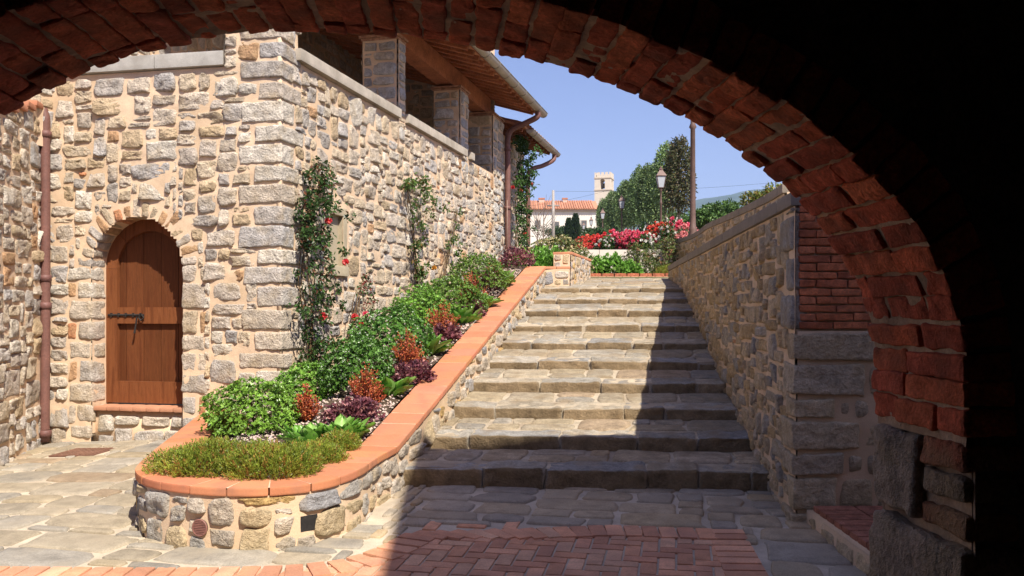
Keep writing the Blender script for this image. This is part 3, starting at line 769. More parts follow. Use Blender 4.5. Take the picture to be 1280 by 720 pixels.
# pillars
def pillar(d0, d1, wd, z0, z1, seed):
    mb = MB(); a = hs(d0, .012, 0)[:2]; b = hs(d1, .012, 0)[:2]; c = hs(d1, -wd, 0)[:2]; d = hs(d0, -wd, 0)[:2]
    for k, (p, q) in enumerate(((d, a), (a, b), (b, c), (c, d))):
        pt = Path([p, q]); stones(mb, pt.map, .01, pt.L - .01, z0, z1, g=.075, gv=.07, joint=.028, hgt=.04, rough=.018, pal=PAL_PIER, seed=seed + k, seg=18)
    mb.m = 1
    for k, (p, q) in enumerate(((d, a), (a, b), (b, c), (c, d))):
        pt = Path([p, q]); mortar_wall(mb, pt, 0, pt.L, z0 - .1, z1, res=.1, amp=.0)
    mb.m = 2
    for zz, e in ((z1 + .018, .03), (z1 + .056, .055)):
        block(mb, hs((d0 + d1) / 2, -wd / 2 + .006, zz), ((d1 - d0) / 2 * 1.03 + e, wd / 2 + e, .018), ax=np.array([[AXD[0], AXD[1], 0], [AXN[0], AXN[1], 0], [0, 0, 1]]), n=4, r=.006, amp=.003, col=(.42, .24, .15))
    return mb.build('pillar', [M['stone'], M['mortar'], M['brick']], house, smooth=True)
d_ = lambda px: 4.652 / (.25 - (px - 640) / F)
pillar(d_(495.5), d_(504), .5, 4.0, 5.42, 60); pillar(d_(573.5), d_(583), .45, 4.0, 5.42, 64); pillar(d_(614.5), d_(627), .5, 1.8, 5.44, 68)
pillar(8.99, 9.27, .7, 5.3, 5.44, 72)
# back wall and end wall of the loggia
mb = MB(); a = hs(8.0, -2.7, 0)[:2]; b = hs(17.6, -2.7, 0)[:2]; c = hs(17.6, -.1, 0)[:2]
for p, q, sd in ((a, b, 80), (b, c, 81)):
    pt = Path([p, q]); mb.m = 0; stones(mb, pt.map, 0, pt.L, 3.6, 6.9, g=.07, joint=.025, hgt=.03, rough=.015, pal=PAL_HOUSE, seed=sd, seg=14)
    mb.m = 1; mortar_wall(mb, pt, 0, pt.L, 3.4, 6.95, res=.15, amp=.0)
mb.build('loggia_wall', [M['stone'], M['mortar']], house, smooth=True)
mb = MB(); axh = np.array([[AXD[0], AXD[1], 0], [AXN[0], AXN[1], 0], [0, 0, 1]])
boxm(mb, hs(13.5, -1.42, 3.45), axh, (4.1, 1.2, .08), (.66, .56, .44)); mb.build('loggia_floor', M['paver'], house)
# roof
def rz(off): return 5.93 - .30 * off        # underside of the roof deck
mb = MB(); RD0, RD1 = 9.9, 18.35
tl_ = math.hypot(1, .3)
axr = np.array([[AXD[0], AXD[1], 0], [AXN[0] / tl_, AXN[1] / tl_, -.3 / tl_], [AXN[0] * .3 / tl_, AXN[1] * .3 / tl_, 1 / tl_]])
om = -1.05; half = 1.72 * tl_
boxm(mb, hs((RD0 + RD1) / 2, om, rz(om) + .025), axr, ((RD1 - RD0) / 2 * 1.03, half, .02), (.56, .31, .20))
roof = mb.build('roof', M['terracotta'], house)
mb = MB()      # roof tiles: half round rows down the slope
d = RD0 + .1
while d < RD1:
    for kind in (0,):
        th = np.linspace(0, math.pi, 7); n2 = 14
        offs = np.linspace(-2.75, .75, n2)
        V = []
        for i, o in enumerate(offs):
            rr = .085 - .012 * ((i % 2))
            for t in th: V.append(hs(d + rr * math.cos(t) / 1.03, o, rz(o) + .05 + rr * math.sin(t)))
        I = np.arange(n2 * 7).reshape(n2, 7)
        mb.add(V, np.stack([I[:-1, :-1], I[1:, :-1], I[1:, 1:], I[:-1, 1:]], -1).reshape(-1, 4), np.array((.45, .22, .13)) * rng.uniform(.8, 1.2))
    d += .2
mb.build('tiles', M['terracotta'], roof, smooth=True)
mb = MB(); d = RD0 + .05
while d < RD1:
    o0, o1 = -2.68, .60; om_ = (o0 + o1) / 2
    boxm(mb, hs(d, om_, rz(om_) - .05), axr, (.04, (o1 - o0) / 2 * tl_, .048), np.array((.40, .165, .085)) * rng.uniform(.85, 1.12)); d += .30
mb.build('rafters', M['beam'], roof)
mb = MB()      # tile ends showing under the eave
d = RD0 + .2
while d < RD1:
    boxm(mb, hs(d, .62, rz(.62) - .012), axr, (.10, .08, .012), np.array((.50, .24, .14)) * rng.uniform(.85, 1.12)); d += .30
boxm(mb, hs((RD0 + RD1) / 2, .665, rz(.665) - .005), axr, ((RD1 - RD0) / 2 * 1.03, .012, .035), (.40, .17, .09))
mb.build('eave_board', M['terracotta'], roof)
mb = MB(); boxm(mb, hs((11.7 + 17.4) / 2, -.27, 5.70), axh, (2.94, .14, .165), (.36, .145, .075)); mb.build('eave_beam', M['beam'], house)

def gutter(mb, d0, d1, off, z, r=.085, col=(.40, .36, .30)):
    th = np.linspace(math.pi, 2 * math.pi, 9); n = 40; V = []
    for d in np.linspace(d0, d1, n):
        for t in th: V.append(hs(d, off + r * math.cos(t), z + r * math.sin(t)))
    I = np.arange(n * 9).reshape(n, 9); mb.add(V, np.stack([I[:-1, :-1], I[1:, :-1], I[1:, 1:], I[:-1, 1:]], -1).reshape(-1, 4), col)
    for d in (d0, d1):
        c = [hs(d, off + r * math.cos(t), z + r * math.sin(t)) for t in th]; mb.add(c, np.arange(9)[None, :], col)
    for sgn in (-1, 1): tube(mb, [hs(d0, off + sgn * r, z), hs(d1, off + sgn * r, z)], .010, 6, np.array(col) * .8)
    d = d0 + .3
    while d < d1:
        tube(mb, [hs(d, off + (r + .006) * math.cos(t), z + (r + .006) * math.sin(t)) for t in th], .006, 5, np.array(col) * .55); d += .62
mb = MB(); gutter(mb, RD0, RD1 - .05, .765, rz(.765) + .02); gobj = mb.build('gutter', M['gutter'], house, smooth=True)
def pipe(mb, pts, r, col=(.16, .075, .06)):
    c = catmull(pts, 8); tube(mb, c, r, 12, col)
def collar(mb, p, r, col=(.15, .07, .06)): lathe(mb, p, [(r * 1.02, -.035), (r * 1.25, -.03), (r * 1.25, .03), (r * 1.02, .035)], 14, col)
mb = MB(); dq = 17.75
gx = hs(dq, .76, rz(.765) - .06)
pipe(mb, [gx, hs(dq, .74, rz(.765) - .17), hs(dq, .50, 5.42), hs(dq, .22, 5.30), hs(dq, .13, 5.1), hs(dq, .13, 4.6), hs(dq, .13, 3.2), hs(dq, .13, 1.9)], .058)
for z in (4.9, 3.7, 2.6): collar(mb, hs(dq, .13, z), .058)
mb.build('downpipe', M['metal'], house, smooth=True)
# downpipe on the facade
mb = MB(); u_ = FP.hit(65); zt_ = FP.hit(65, 150)[1]
c_ = .10
pipe(mb, [dpt(u_ - .46, zt_ + .31, c_), dpt(u_ - .27, zt_ + .27, c_), dpt(u_ - .09, zt_ + .19, c_), dpt(u_ - .01, zt_ + .03, c_), dpt(u_, zt_ - .12, c_), dpt(u_, zt_ - .3, c_), dpt(u_, 2.5, c_), dpt(u_ - .0, 1.4, c_), dpt(u_ - .01, float(gz(*FP.xy(u_))) + .03, c_)], .05)
for py in (170, 348, 382, 540): 
    z = FP.hit(65, py)[1]; collar(mb, dpt(u_, z, c_), .05)
mb.build('downpipe', M['metal'], house, smooth=True)
# cast shoe at the foot
# annex with the lower roof
an = thing('stone_annex', 'small stone annex with low tiled roof behind the loggia', 'annex', tuple(hs(19, 0, 2.2)))
mb = MB(); pa = Path([hs(17.9, -.10, 0)[:2], hs(20.0, -.10, 0)[:2]]); pb = Path([hs(20.0, -.10, 0)[:2], hs(20.0, -2.6, 0)[:2]])
for p, sd in ((pa, 90), (pb, 91)):
    mb.m = 0; stones(mb, p.map, 0, p.L, 2.0, 5.25, g=.07, joint=.03, hgt=.04, rough=.018, pal=PAL_HOUSE, seed=sd, seg=14)
    mb.m = 1; mortar_wall(mb, p, 0, p.L, 1.8, 5.3, res=.12, amp=.0)
mb.build('wall', [M['stone'], M['mortar']], an, smooth=True)
def rz2(off): return 5.50 - .30 * off
mb = MB(); boxm(mb, hs(19.35, -1.15, rz2(-1.15) + .02), axr, (1.55, 1.62 * tl_, .02), (.46, .22, .13)); r2 = mb.build('roof', M['terracotta'], an)
mb = MB(); d = 17.95
while d < 20.9:
    boxm(mb, hs(d, -1.15, rz2(-1.15) - .05), axr, (.035, 1.55 * tl_, .042), np.array((.26, .095, .045)) * rng.uniform(.85, 1.12)); d += .30
mb.build('rafters', M['beam'], r2)
mb = MB(); d = 18.0
while d < 21:
    th = np.linspace(0, math.pi, 7); offs = np.linspace(-2.7, .52, 14); V = []
    for i, o in enumerate(offs):
        rr = .085 - .012 * (i % 2)
        for t in th: V.append(hs(d + rr * math.cos(t) / 1.03, o, rz2(o) + .045 + rr * math.sin(t)))
    I = np.arange(14 * 7).reshape(14, 7); mb.add(V, np.stack([I[:-1, :-1], I[1:, :-1], I[1:, 1:], I[:-1, 1:]], -1).reshape(-1, 4), np.array((.48, .24, .14)) * rng.uniform(.8, 1.2)); d += .2
mb.build('tiles', M['terracotta'], r2, smooth=True)
mb = MB(); gutter(mb, 18.05, 20.95, .52, rz2(.52) + .01, .08); mb.build('gutter', M['gutter'], an, smooth=True)
mb = MB(); dq = 19.85
pipe(mb, [hs(20.6, .52, rz2(.52) - .06), hs(20.55, .50, rz2(.52) - .2), hs(20.3, .30, 4.98), hs(20.0, .12, 4.86), hs(19.9, .05, 4.66), hs(19.9, .05, 3.6), hs(19.9, .05, 2.2)], .052)
mb.build('downpipe', M['metal'], an, smooth=True)

# side court wall at the far left
lw = thing('court_wall', 'stone court wall left of the brown downpipe with a tile coping', 'wall', (-5.1, 7.5, .1))
LP = Path([(-4.56, 6.6), (-5.17, 9.52)])
lt = lambda u: 3.10 + .255 * np.asarray(u)
_zl = lambda u: 3.95 - .0 * u
mb = MB(); stones(mb, LP.map, 0, LP.L, -.1, 3.9, vtop=lt, g=.078, gv=.072, joint=.022, hgt=.034, rough=.027, jit=.16, pal=PAL_HOUSE, seed=30, seg=22, nfreq=10)
mb.m = 1; mortar_wall(mb, LP, 0, LP.L, -.2, 3.9, vtop=lambda u: float(lt(u)), res=.06, amp=.01)
for k in range(8):
    u_a, u_b = LP.L * k / 8, LP.L * (k + 1) / 8; cq = LP.map(np.array([(u_a + u_b) / 2]), np.array([0.]), np.array([-.27]))[0]; h_ = float(lt(u_a)); boxm(mb, (cq[0], cq[1], h_ / 2 - .1), LP.axes(0)[[0, 2, 1]], (LP.L / 16, .25, h_ / 2 + .1))
mb.build('wall', [M['stone'], M['mortar']], lw, smooth=True)
mb = MB(); u = 0
while u < LP.L - .1:
    block(mb, LP.map(np.array([u + .13]), np.array([float(lt(u + .13)) + .03]), np.array([-.25]))[0], (.126, .03, .31), ax=LP.axes(u), n=4, r=.01, amp=.004, col=np.array((.48, .22, .13)) * rng.uniform(.85, 1.12)); u += .26
mb.build('coping', M['terracotta'], lw, smooth=True)

# ------------------------------------------------------------------ right retaining wall
rw = thing('retaining_wall', 'shaded stone retaining wall beside the steps with grey coping', 'wall', (2.3, 9, .4))
RN = 6.0
RP = Path([(xr(16.6), 16.6), (xr(RN), RN)])
RT = 2.36
mb = MB()
stones(mb, RP.map, 0, RP.L - .02, .0, RT, g=.058, gv=.056, joint=.020, hgt=.036, rough=.022, jit=.17, pal=PAL_SHADE, seed=33, seg=18, vtop=lambda u: RT + 0 * np.asarray(u), keep=lambda U, V: ~(U > RP.L - np.where(np.floor(V / .27) % 2 == 0, .36, .22)), nfreq=10)
z = .05; k = 0; rows_ = [.19, .24, .17, .22, .16, .24, .22]
ex = xr(RN)
axw = np.array([[1, -.0, 0], [.0986, .995, 0], [0, 0, 1]])
while z < RT - .05:            # near-end quoins
    h = rows_[k] if k < 7 else min(.27, RT - z); b = .36 if (int(z / .27 + .5) % 2 == 0) else .22; a = [.42, .3, .36, .46, .28, .50, .56][k] if k < 7 else .06
    if k < 7:
        block(mb, (ex + a / 2 - .03, RN + b / 2 - .03, z + h / 2), (a / 2, b / 2, h / 2 - .014), ax=axw, n=16, r=.016, amp=.016, freq=15, col=np.array([(.53, .425, .29), (.57, .46, .31), (.49, .405, .295)][k % 3]) * rng.uniform(.85, 1.1), warp=.012)
        x = ex + a - .01
        while x < ex + 1.0:
            w = rng.uniform(.1, .34); block(mb, (x + w / 2, RN + .1, z + h / 2), (w / 2 - .012, .11, h / 2 - .018), ax=axw, n=8, r=.035, amp=.02, freq=9, col=np.array([(.46, .375, .265), (.50, .39, .25)][k % 2]) * rng.uniform(.8, 1.1), warp=.012); x += w
    else:
        block(mb, (ex - .01 + .04, RN + b / 2 + .02, z + h / 2), (.06, b / 2, h / 2 - .014), ax=axw, n=8, r=.03, amp=.02, freq=9, col=np.array((.34, .31, .27)) * rng.uniform(.85, 1.1), warp=.01)
    z += h; k += 1
mb.m = 1; mortar_wall(mb, RP, 0, RP.L, -.1, RT, res=.07, amp=.01)
p_, f_ = grid(lambda u, v: np.stack([u, RN + .0 * u, v], -1), np.linspace(ex - .005, 3.7, 8), np.linspace(-.1, 1.49, 8)); mb.add(p_, f_)
p_, f_ = grid(lambda u, v: np.stack([u, RN + .035 + .0 * u, v], -1), np.linspace(ex - .005, 3.7, 8), np.linspace(1.46, RT, 8)); mb.add(p_, f_)
mb.m = 2; z = 1.50; k = 0
while z < RT + .04:
    x = ex + .01; first = True
    while x < ex + 1.1:
        w = rng.uniform(.2, .27) if not (first and k % 2) else .12; first = False
        block(mb, (x + w / 2, RN + .06, z + .029), (w / 2 - .0045, .055, .0245), n=7, r=.006, amp=.008, freq=22, col=np.array([(.52, .17, .08), (.44, .14, .07), (.56, .20, .10)][rng.integers(3)]) * rng.uniform(.85, 1.1), warp=.004); x += w
    z += .058; k += 1
mb.build('wall', [M['stone'], M['mortar'], M['brick']], rw, smooth=True)
mb = MB()
u = 0
while u < RP.L - .05:
    w = min(rng.uniform(.8, 1.1), RP.L - u); block(mb, RP.map(np.array([u + w / 2]), np.array([RT + .050]), np.array([-.14]))[0], (w / 2 - .003, .048, .19), ax=RP.axes(0), n=5, r=.008, amp=.003, freq=18, col=np.array((.235, .20, .165)) * rng.uniform(.9, 1.08)); u += w
mb.build('coping', M['pietra'], rw, smooth=True)
# brick-topped ledge at its foot
lg = thing('brick_ledge', 'low ledge with red brick top at the foot of the right wall', 'ledge', (2.2, 5.2, .12))
mb = MB(); GP = Path([(2.055, 5.97), (2.0, 3.2)])
stones(mb, GP.map, 0, GP.L, .0, .245, g=.07, gv=.06, joint=.028, hgt=.025, rough=.012, pal=PAL_SHADE, seed=37, seg=16)
mb.m = 1; mortar_wall(mb, GP, 0, GP.L, 0, .25, res=.08, amp=.006)
mb.build('wall', [M['stone'], M['mortar']], lg, smooth=True)
mb = MB(); y = 3.25
while y < 5.9:
    x = 2.005 + .02 * (y - 3.2) / 1
    for w in (.28, .28, .28): block(mb, (x + w / 2, y + .065, .272), (w / 2 - .005, .06, .026), n=4, r=.008, amp=.004, col=np.array((.36, .15, .095)) * rng.uniform(.8, 1.12)); x += w
    y += .134
mb.m = 1; wbox(mb, 2.03, 2.9, 3.2, 5.95, .0, .262)
mb.build('brick_top', [M['brick'], M['mortar']], lg, smooth=True)
mb = MB(); pv = GP.map(np.array([GP.L - 1.62]), np.array([.15]), np.array([.02]))[0]; tube(mb, [pv + np.array([.01, 0, 0]), pv - np.array([.008, 0, 0])], .05, 20, (.10, .06, .05))
for k in range(-3, 4): boxm(mb, pv + np.array([-.012, 0, k * .012]), XYZ, (.004, math.sqrt(.045**2 - (k * .012)**2), .003), (.2, .1, .08))
mb.build('vent_grille', M['metal'], lg)
# second, higher wall set back
uw = thing('upper_wall', 'curving upper stone wall with grey coping behind the retaining wall', 'wall', (3.2, 14, 2.2))
cp = catmull([(xr(20.8) - .05, 20.8), (xr(17.5) + .5, 17.5), (xr(14) + .52, 14), (xr(10.8) + .5, 10.8), (xr(9.2) + .46, 9.2), (xr(8.2) + .40, 8.2)], 8)
UP = Path(cp)
def utop(u): return np.interp(u, [0, UP.L * .45, UP.L], [3.05, 3.02, 2.74])
mb = MB(); stones(mb, UP.map, 0, UP.L, 2.0, 3.1, g=.062, joint=.03, hgt=.035, rough=.018, pal=PAL_SHADE, seed=39, seg=16, vtop=utop)
ue = UP.p[-1]; UE = Path([tuple(ue), (ue[0] + .30, ue[1] + .0)]); stones(mb, UE.map, 0, UE.L, 2.0, 2.72, g=.062, joint=.03, hgt=.03, rough=.018, pal=PAL_SHADE, seed=43, seg=14)
mb.m = 1; mortar_wall(mb, UE, 0, UE.L, 1.9, 2.75, res=.1, amp=.004); mortar_wall(mb, UP, 0, UP.L, 1.9, 3.0, vtop=lambda u: float(utop(u)), res=.1, amp=.006)
mb.build('wall', [M['stone'], M['mortar']], uw, smooth=True)
mb = MB(); u = 0
while u < UP.L - .05:
    w = min(.95, UP.L - u)
    def mpu(p, u=u, w=w):
        q = u + w / 2 + p[:, 0]; return UP.map(q, utop(np.clip(q, 0, UP.L)) + .048 + p[:, 2], p[:, 1] - .13)
    block(mb, (0, 0, 0), (w / 2 - .003, .17, .046), mp=mpu, n=5, r=.008, amp=.003, freq=18, col=np.array((.27, .225, .18)) * rng.uniform(.9, 1.08)); u += w
mb.build('coping', M['pietra'], uw, smooth=True)

# small walls at the head of the planter
sw = thing('bed_wall', 'low stone flower bed wall with terracotta top at the head of the steps', 'wall', (1.1, 15.6, 2.1))
def boxwall(corners, z0, z1, seed, name_top='tile_top'):
    mb = MB()
    for k in range(len(corners) - 1):
        pt = Path([corners[k], corners[k + 1]]); mb.m = 0
        stones(mb, pt.map, .0, pt.L, z0, z1, g=.062, joint=.026, hgt=.03, rough=.014, pal=PAL_PLANT, seed=seed + k, seg=16)
        mb.m = 1; mortar_wall(mb, pt, 0, pt.L, z0 - .1, z1, res=.1, amp=.004)
    mb.build('wall', [M['stone'], M['mortar']], sw, smooth=True)
A_ = np.array((.71, 14.72)); B_ = np.array((.985, 14.70)); C_ = np.array((1.52, 16.95)); D_ = np.array((1.2, 17.02)); E_ = np.array((.66, 15.0))
boxwall([A_, B_, C_, D_], 1.95, 2.56, 100)
mb = MB(); pt = Path([B_, C_])
u = 0
while u < pt.L:
    w = min(.25, pt.L - u + .02); block(mb, pt.map(np.array([u + w / 2]), np.array([2.585]), np.array([-.13]))[0], (w / 2 - .002, .024, .165), ax=pt.axes(0), n=4, r=.008, amp=.002, col=np.array((.58, .26, .145)) * rng.uniform(.9, 1.08)); u += w
mb.build('tile_top', M['terracotta'], sw, smooth=True)
s2 = thing('planter_end_block', 'squat stone block with terracotta top closing the planter at the top step', 'wall', (.75, 14.5, 2.0))
mb = MB(); pt = Path([(.50, 14.46), (.96, 14.42)])
for pt in (Path([(.50, 14.46), (.96, 14.42)]), Path([(.96, 14.42), (1.0, 14.66)])):
    mb.m = 0; stones(mb, pt.map, 0, pt.L, 1.9, 2.3, g=.062, joint=.026, hgt=.03, rough=.014, pal=PAL_PLANT, seed=105, seg=16)
    mb.m = 1; mortar_wall(mb, pt, 0, pt.L, 1.8, 2.3, res=.1, amp=.004)
mb.build('wall', [M['stone'], M['mortar']], s2, smooth=True)
mb = MB()
for k in range(2): block(mb, (.625 + k * .235, 14.55, 2.322), (.116, .13, .024), n=4, r=.008, amp=.002, col=np.array((.58, .26, .145)) * rng.uniform(.9, 1.08))
mb.build('tile_top', M['terracotta'], s2, smooth=True)

# ------------------------------------------------------------------ arch and passage
PA = np.array([-.074, 1.]) / math.hypot(.074, 1); PX = np.array([PA[1], -PA[0]])
EL_ = 1.27
XC, EA, EB, ZS, D1, D2 = -.360, 1.615, .958, 1.4725, 2.0, 2.469
TH = np.linspace(0, math.pi, 800); EAA = np.where(TH < math.pi / 2, EA, EL_); ex_ = EAA * np.cos(TH); ez_ = EB * np.sin(TH)
ES = np.concatenate([[0], np.cumsum(np.hypot(np.diff(ex_), np.diff(ez_)))]); LA = ES[-1]
nx_ = np.cos(TH) / EAA; nz_ = np.sin(TH) / EB; nn = np.hypot(nx_, nz_); nx_ /= nn; nz_ /= nn
def archmap(s, w, r):
    """s along the intrados (0 = right springing), w depth from the near face, r outwards"""
    s = np.asarray(s, float); sc = np.clip(s, 0, LA); e = s - sc
    x = np.interp(sc, ES, ex_); z = np.interp(sc, ES, ez_); ax_ = np.interp(sc, ES, nx_); az = np.interp(sc, ES, nz_)
    z = np.where(e < 0, e, np.where(e > 0, -e, z))
    xi = XC + x + r * ax_; zz = ZS + z + r * az
    q = PA[None] * (D1 + np.asarray(w))[:, None] + PX[None] * xi[:, None]
    return np.concatenate([q, zz[:, None]], 1)
def am(p): return archmap(p[:, 0], p[:, 1], p[:, 2])
TK = D2 - D1
ab = thing('archway_building', 'old brick and stone archway passage framing the view', 'archway', (0, 2.2, 0))
mb = MB()
npt = 75; pitch = (LA + .28) / round((LA + .28) / .071); s = -.14; k = 0
pats = [[.28, .19], [.135, .2, .135], [.19, .28], [.26, .21], [.12, .27, .08], [.2, .14, .13]]
while s < LA + .135:
    pat = pats[rng.integers(len(pats))]; w = 0
    tw = rng.uniform(-.006, .006)
    for ln in pat:
        e = rng.uniform(-.006, .007)
        col = np.array([(.58, .135, .06), (.49, .11, .055), (.63, .17, .075), (.42, .095, .052), (.54, .14, .065)][rng.integers(5)]) * rng.uniform(.85, 1.15)
        block(mb, (s + pitch / 2 + tw, w + ln / 2 + rng.uniform(-.004, .004), .06 + e), (pitch / 2 - .0042, ln / 2 - .0045, .065), mp=am, n=12, r=.007, amp=.009, freq=24, col=col, seed=k, warp=.003)
        w += ln
    s += pitch; k += 1
mb.m = 1
p_, f_ = grid(lambda a, b: archmap(a, b, .004 + .006 * fbm(np.stack([a * 25, b * 25, a * 0], -1), 3, 2)), np.linspace(-.16, LA + .16, 420), np.linspace(.012, TK - .012, 36)); mb.add(p_, f_)
arch = mb.build('brick_arch', [M['brick'], M['mortar_arch']], ab, smooth=True)
# jambs of large stones
def jamb(sgn):
    f = (lambda p: am(p)) if sgn < 0 else (lambda p: am(np.stack([LA - p[:, 0], p[:, 1], p[:, 2]], 1)))
    rows = [(-.15, .25, [(.0, .22, 'b'), (.22, .25, 's')]), (-.40, .58, [(0, .47, 's')]), (-.98, .24, [(0, .2, 's'), (.2, .27, 's')]), (-1.22, .34, [(0, .47, 's')])]
    for s0, h, cols in rows:
        for w0, ln, t in cols:
            if t == 'b':
                for q in range(3):
                    hh = h / 3; block(mb, (s0 - hh * (q + .5), w0 + ln / 2, .07), (hh / 2 - .007, ln / 2 - .01, .075), mp=f, n=8, r=.014, amp=.014, freq=15, col=np.array([(.34, .12, .07), (.27, .2, .15), (.33, .14, .08)][q]), warp=.008)
            else:
                block(mb, (s0 - h / 2, w0 + ln / 2, .09), (h / 2 - .013, ln / 2 - .012, .105), mp=f, n=18, r=.018, amp=.022, freq=13, col=np.array((.40, .31, .235)) * rng.uniform(.85, 1.1), warp=.008)
for sg_, lo, hi in ((-1, -1.6, -.13), (1, LA + .13, LA + 1.6)):
    mb = MB(); jamb(sg_); mb.m = 1
    p_, f_ = grid(lambda a, b: archmap(a, b, .022 + 0 * a), np.linspace(lo, hi, 30), np.linspace(.01, TK - .01, 10)); mb.add(p_, f_)
    mb.build('jamb', [M['stone'], M['mortar_arch']], ab, smooth=True)
# near and far faces of the arch wall
def face(w, xl_, xr_, zt_, jit=0):
    s = np.concatenate([np.linspace(-1.6, -.01, 12), np.linspace(0, LA, 90), np.linspace(LA + .01, LA + 1.6, 12)])
    a = archmap(s, np.full(len(s), w), np.full(len(s), .02))
    xi = (a[:, :2] @ PX); zz = a[:, 2]
    b = np.zeros_like(a)
    for i in range(len(s)):
        dx, dz = xi[i] - XC, max(zz[i] - ZS, 0)
        t = min((xr_ - XC) / dx if dx > 1e-6 else 1e9, (xl_ - XC) / dx if dx < -1e-6 else 1e9, (zt_ - ZS) / dz if dz > 1e-6 else 1e9)
        q = XC + dx * t; b[i, :2] = PA * (D1 + w) + PX * q; b[i, 2] = ZS + dz * t if dz > 0 else zz[i]
    rows = [a + (b - a) * t for t in np.linspace(0, 1, 14)]
    n = len(s); I = np.arange(14 * n).reshape(14, n)
    return np.concatenate(rows), np.stack([I[:-1, :-1], I[1:, :-1], I[1:, 1:], I[:-1, 1:]], -1).reshape(-1, 4)
def pbox(mb, x0, x1, w0, w1, z0, z1, col=(.06, .045, .038)):
    c = PA * (D1 + (w0 + w1) / 2) + PX * (x0 + x1) / 2
    boxm(mb, (c[0], c[1], (z0 + z1) / 2), np.array([[PX[0], PX[1], 0], [PA[0], PA[1], 0], [0, 0, 1]]), ((x1 - x0) / 2, (w1 - w0) / 2, (z1 - z0) / 2), col)
mb = MB(); DK = (.17, .125, .10)  # passage colour set dark so its unlit walls stay black
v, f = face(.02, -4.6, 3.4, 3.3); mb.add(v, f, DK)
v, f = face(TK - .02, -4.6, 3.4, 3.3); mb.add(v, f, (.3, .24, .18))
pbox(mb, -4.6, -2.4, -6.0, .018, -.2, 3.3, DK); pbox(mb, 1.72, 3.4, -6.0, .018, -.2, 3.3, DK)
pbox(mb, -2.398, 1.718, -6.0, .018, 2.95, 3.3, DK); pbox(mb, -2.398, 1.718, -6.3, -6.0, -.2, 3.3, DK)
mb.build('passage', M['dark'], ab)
mb = MB(); pbox(mb, 2.50, 9.0, -7.0, TK - .03, 3.302, 7.6, (.38, .30, .22)); pbox(mb, 3.402, 9.0, -7.0, TK - .03, 0, 3.30, (.38, .30, .22)); mb.build('shade_block', M['stone'], ab)  # unseen block, added and sized to throw the shadow over the lower steps
# ------------------------------------------------------------------ plants
def unit(v): return v / (np.linalg.norm(v, axis=-1, keepdims=True) + 1e-9)
def leaves(mb, c, dirn, nrm, ln, wd, col, fold=.25, droop=0., mid=.5):
    """one folded leaf per row: base c, pointing along dirn, facing nrm"""
    c = np.asarray(c, float); n = len(c); dirn = unit(dirn); side = unit(np.cross(dirn, nrm)); up = np.cross(side, dirn)
    ln = np.broadcast_to(ln, n)[:, None]; wd = np.broadcast_to(wd, n)[:, None]
    tip = c + dirn * ln - up * ln * droop
    m = c + dirn * ln * mid
    l = m + side * wd / 2 + up * wd * fold; r = m - side * wd / 2 + up * wd * fold
    V = np.stack([c, r, tip, l], 1).reshape(-1, 3)
    I = np.arange(n)[:, None] * 4
    f = np.concatenate([I + np.array([[0, 1, 2]]), I + np.array([[0, 2, 3]])])
    col = np.repeat(np.broadcast_to(col, (n, 3)), 4, 0)
    mb.add(V, f, np.clip(col, .004, .9))
def rdir(n, rg): return unit(rg.normal(0, 1, (n, 3)))
def pick(pal, n, rg, var=.2):
    return np.array([p[0] for p in pal])[rg.choice(len(pal), n, p=PW(pal))] * rg.uniform(1 - var, 1 + var, (n, 1))
def shell(n, rad, rg, lump=.22, seed=0, up=-.25, inner=.55):
    d = rdir(n * 2, rg); d = d[d[:, 2] > up][:n]; n = len(d)
    k = 1 + lump * fbm(d * 2.3, seed, 2)
    t = inner + (1 - inner) * rg.random(n) ** .45
    return d * np.array(rad) * (k * t)[:, None], d

G_PITT = [((.13,.255,.035),4),((.16,.30,.045),3),((.21,.36,.07),1.6),((.09,.19,.03),1.3)]
G_BERG = [((.13,.29,.04),3),((.17,.34,.06),2),((.23,.39,.10),1)]
G_HEATH = [((.22,.29,.035),3),((.30,.34,.05),2.5),((.14,.20,.03),1.4),((.36,.19,.05),1.1)]
R_BARB = [((.48,.12,.045),3),((.40,.08,.04),2),((.52,.19,.06),1.2),((.20,.045,.04),.8)]
P_HEUCH = [((.16,.05,.065),3),((.24,.085,.10),2),((.09,.03,.045),2),((.40,.19,.17),1)]
G_ROSE = [((.04,.085,.02),3),((.06,.12,.03),3),((.025,.055,.015),1.5),((.15,.06,.03),.9)]
def stems(mb, base, rad, n, rg, col=(.10, .07, .04), r0=.006):
    for k in range(n):
        a = rg.uniform(0, 6.28); q = np.array([math.cos(a) * rad[0], math.sin(a) * rad[1], 0]) * rg.uniform(.2, .7)
        tube(mb, [base + q * .1, base + q * .6 + np.array([0, 0, rad[2] * .4]), base + q + np.array([0, 0, rad[2] * .8])], [r0, r0 * .8, r0 * .5], 5, col)
SEED = [100]
def plant(name, label, cat, c, build, group=None):
    t = thing(name, label, cat, tuple(c), group); SEED[0] += 1; rg = np.random.default_rng(SEED[0]); build(t, np.array(c, float), rg); return t

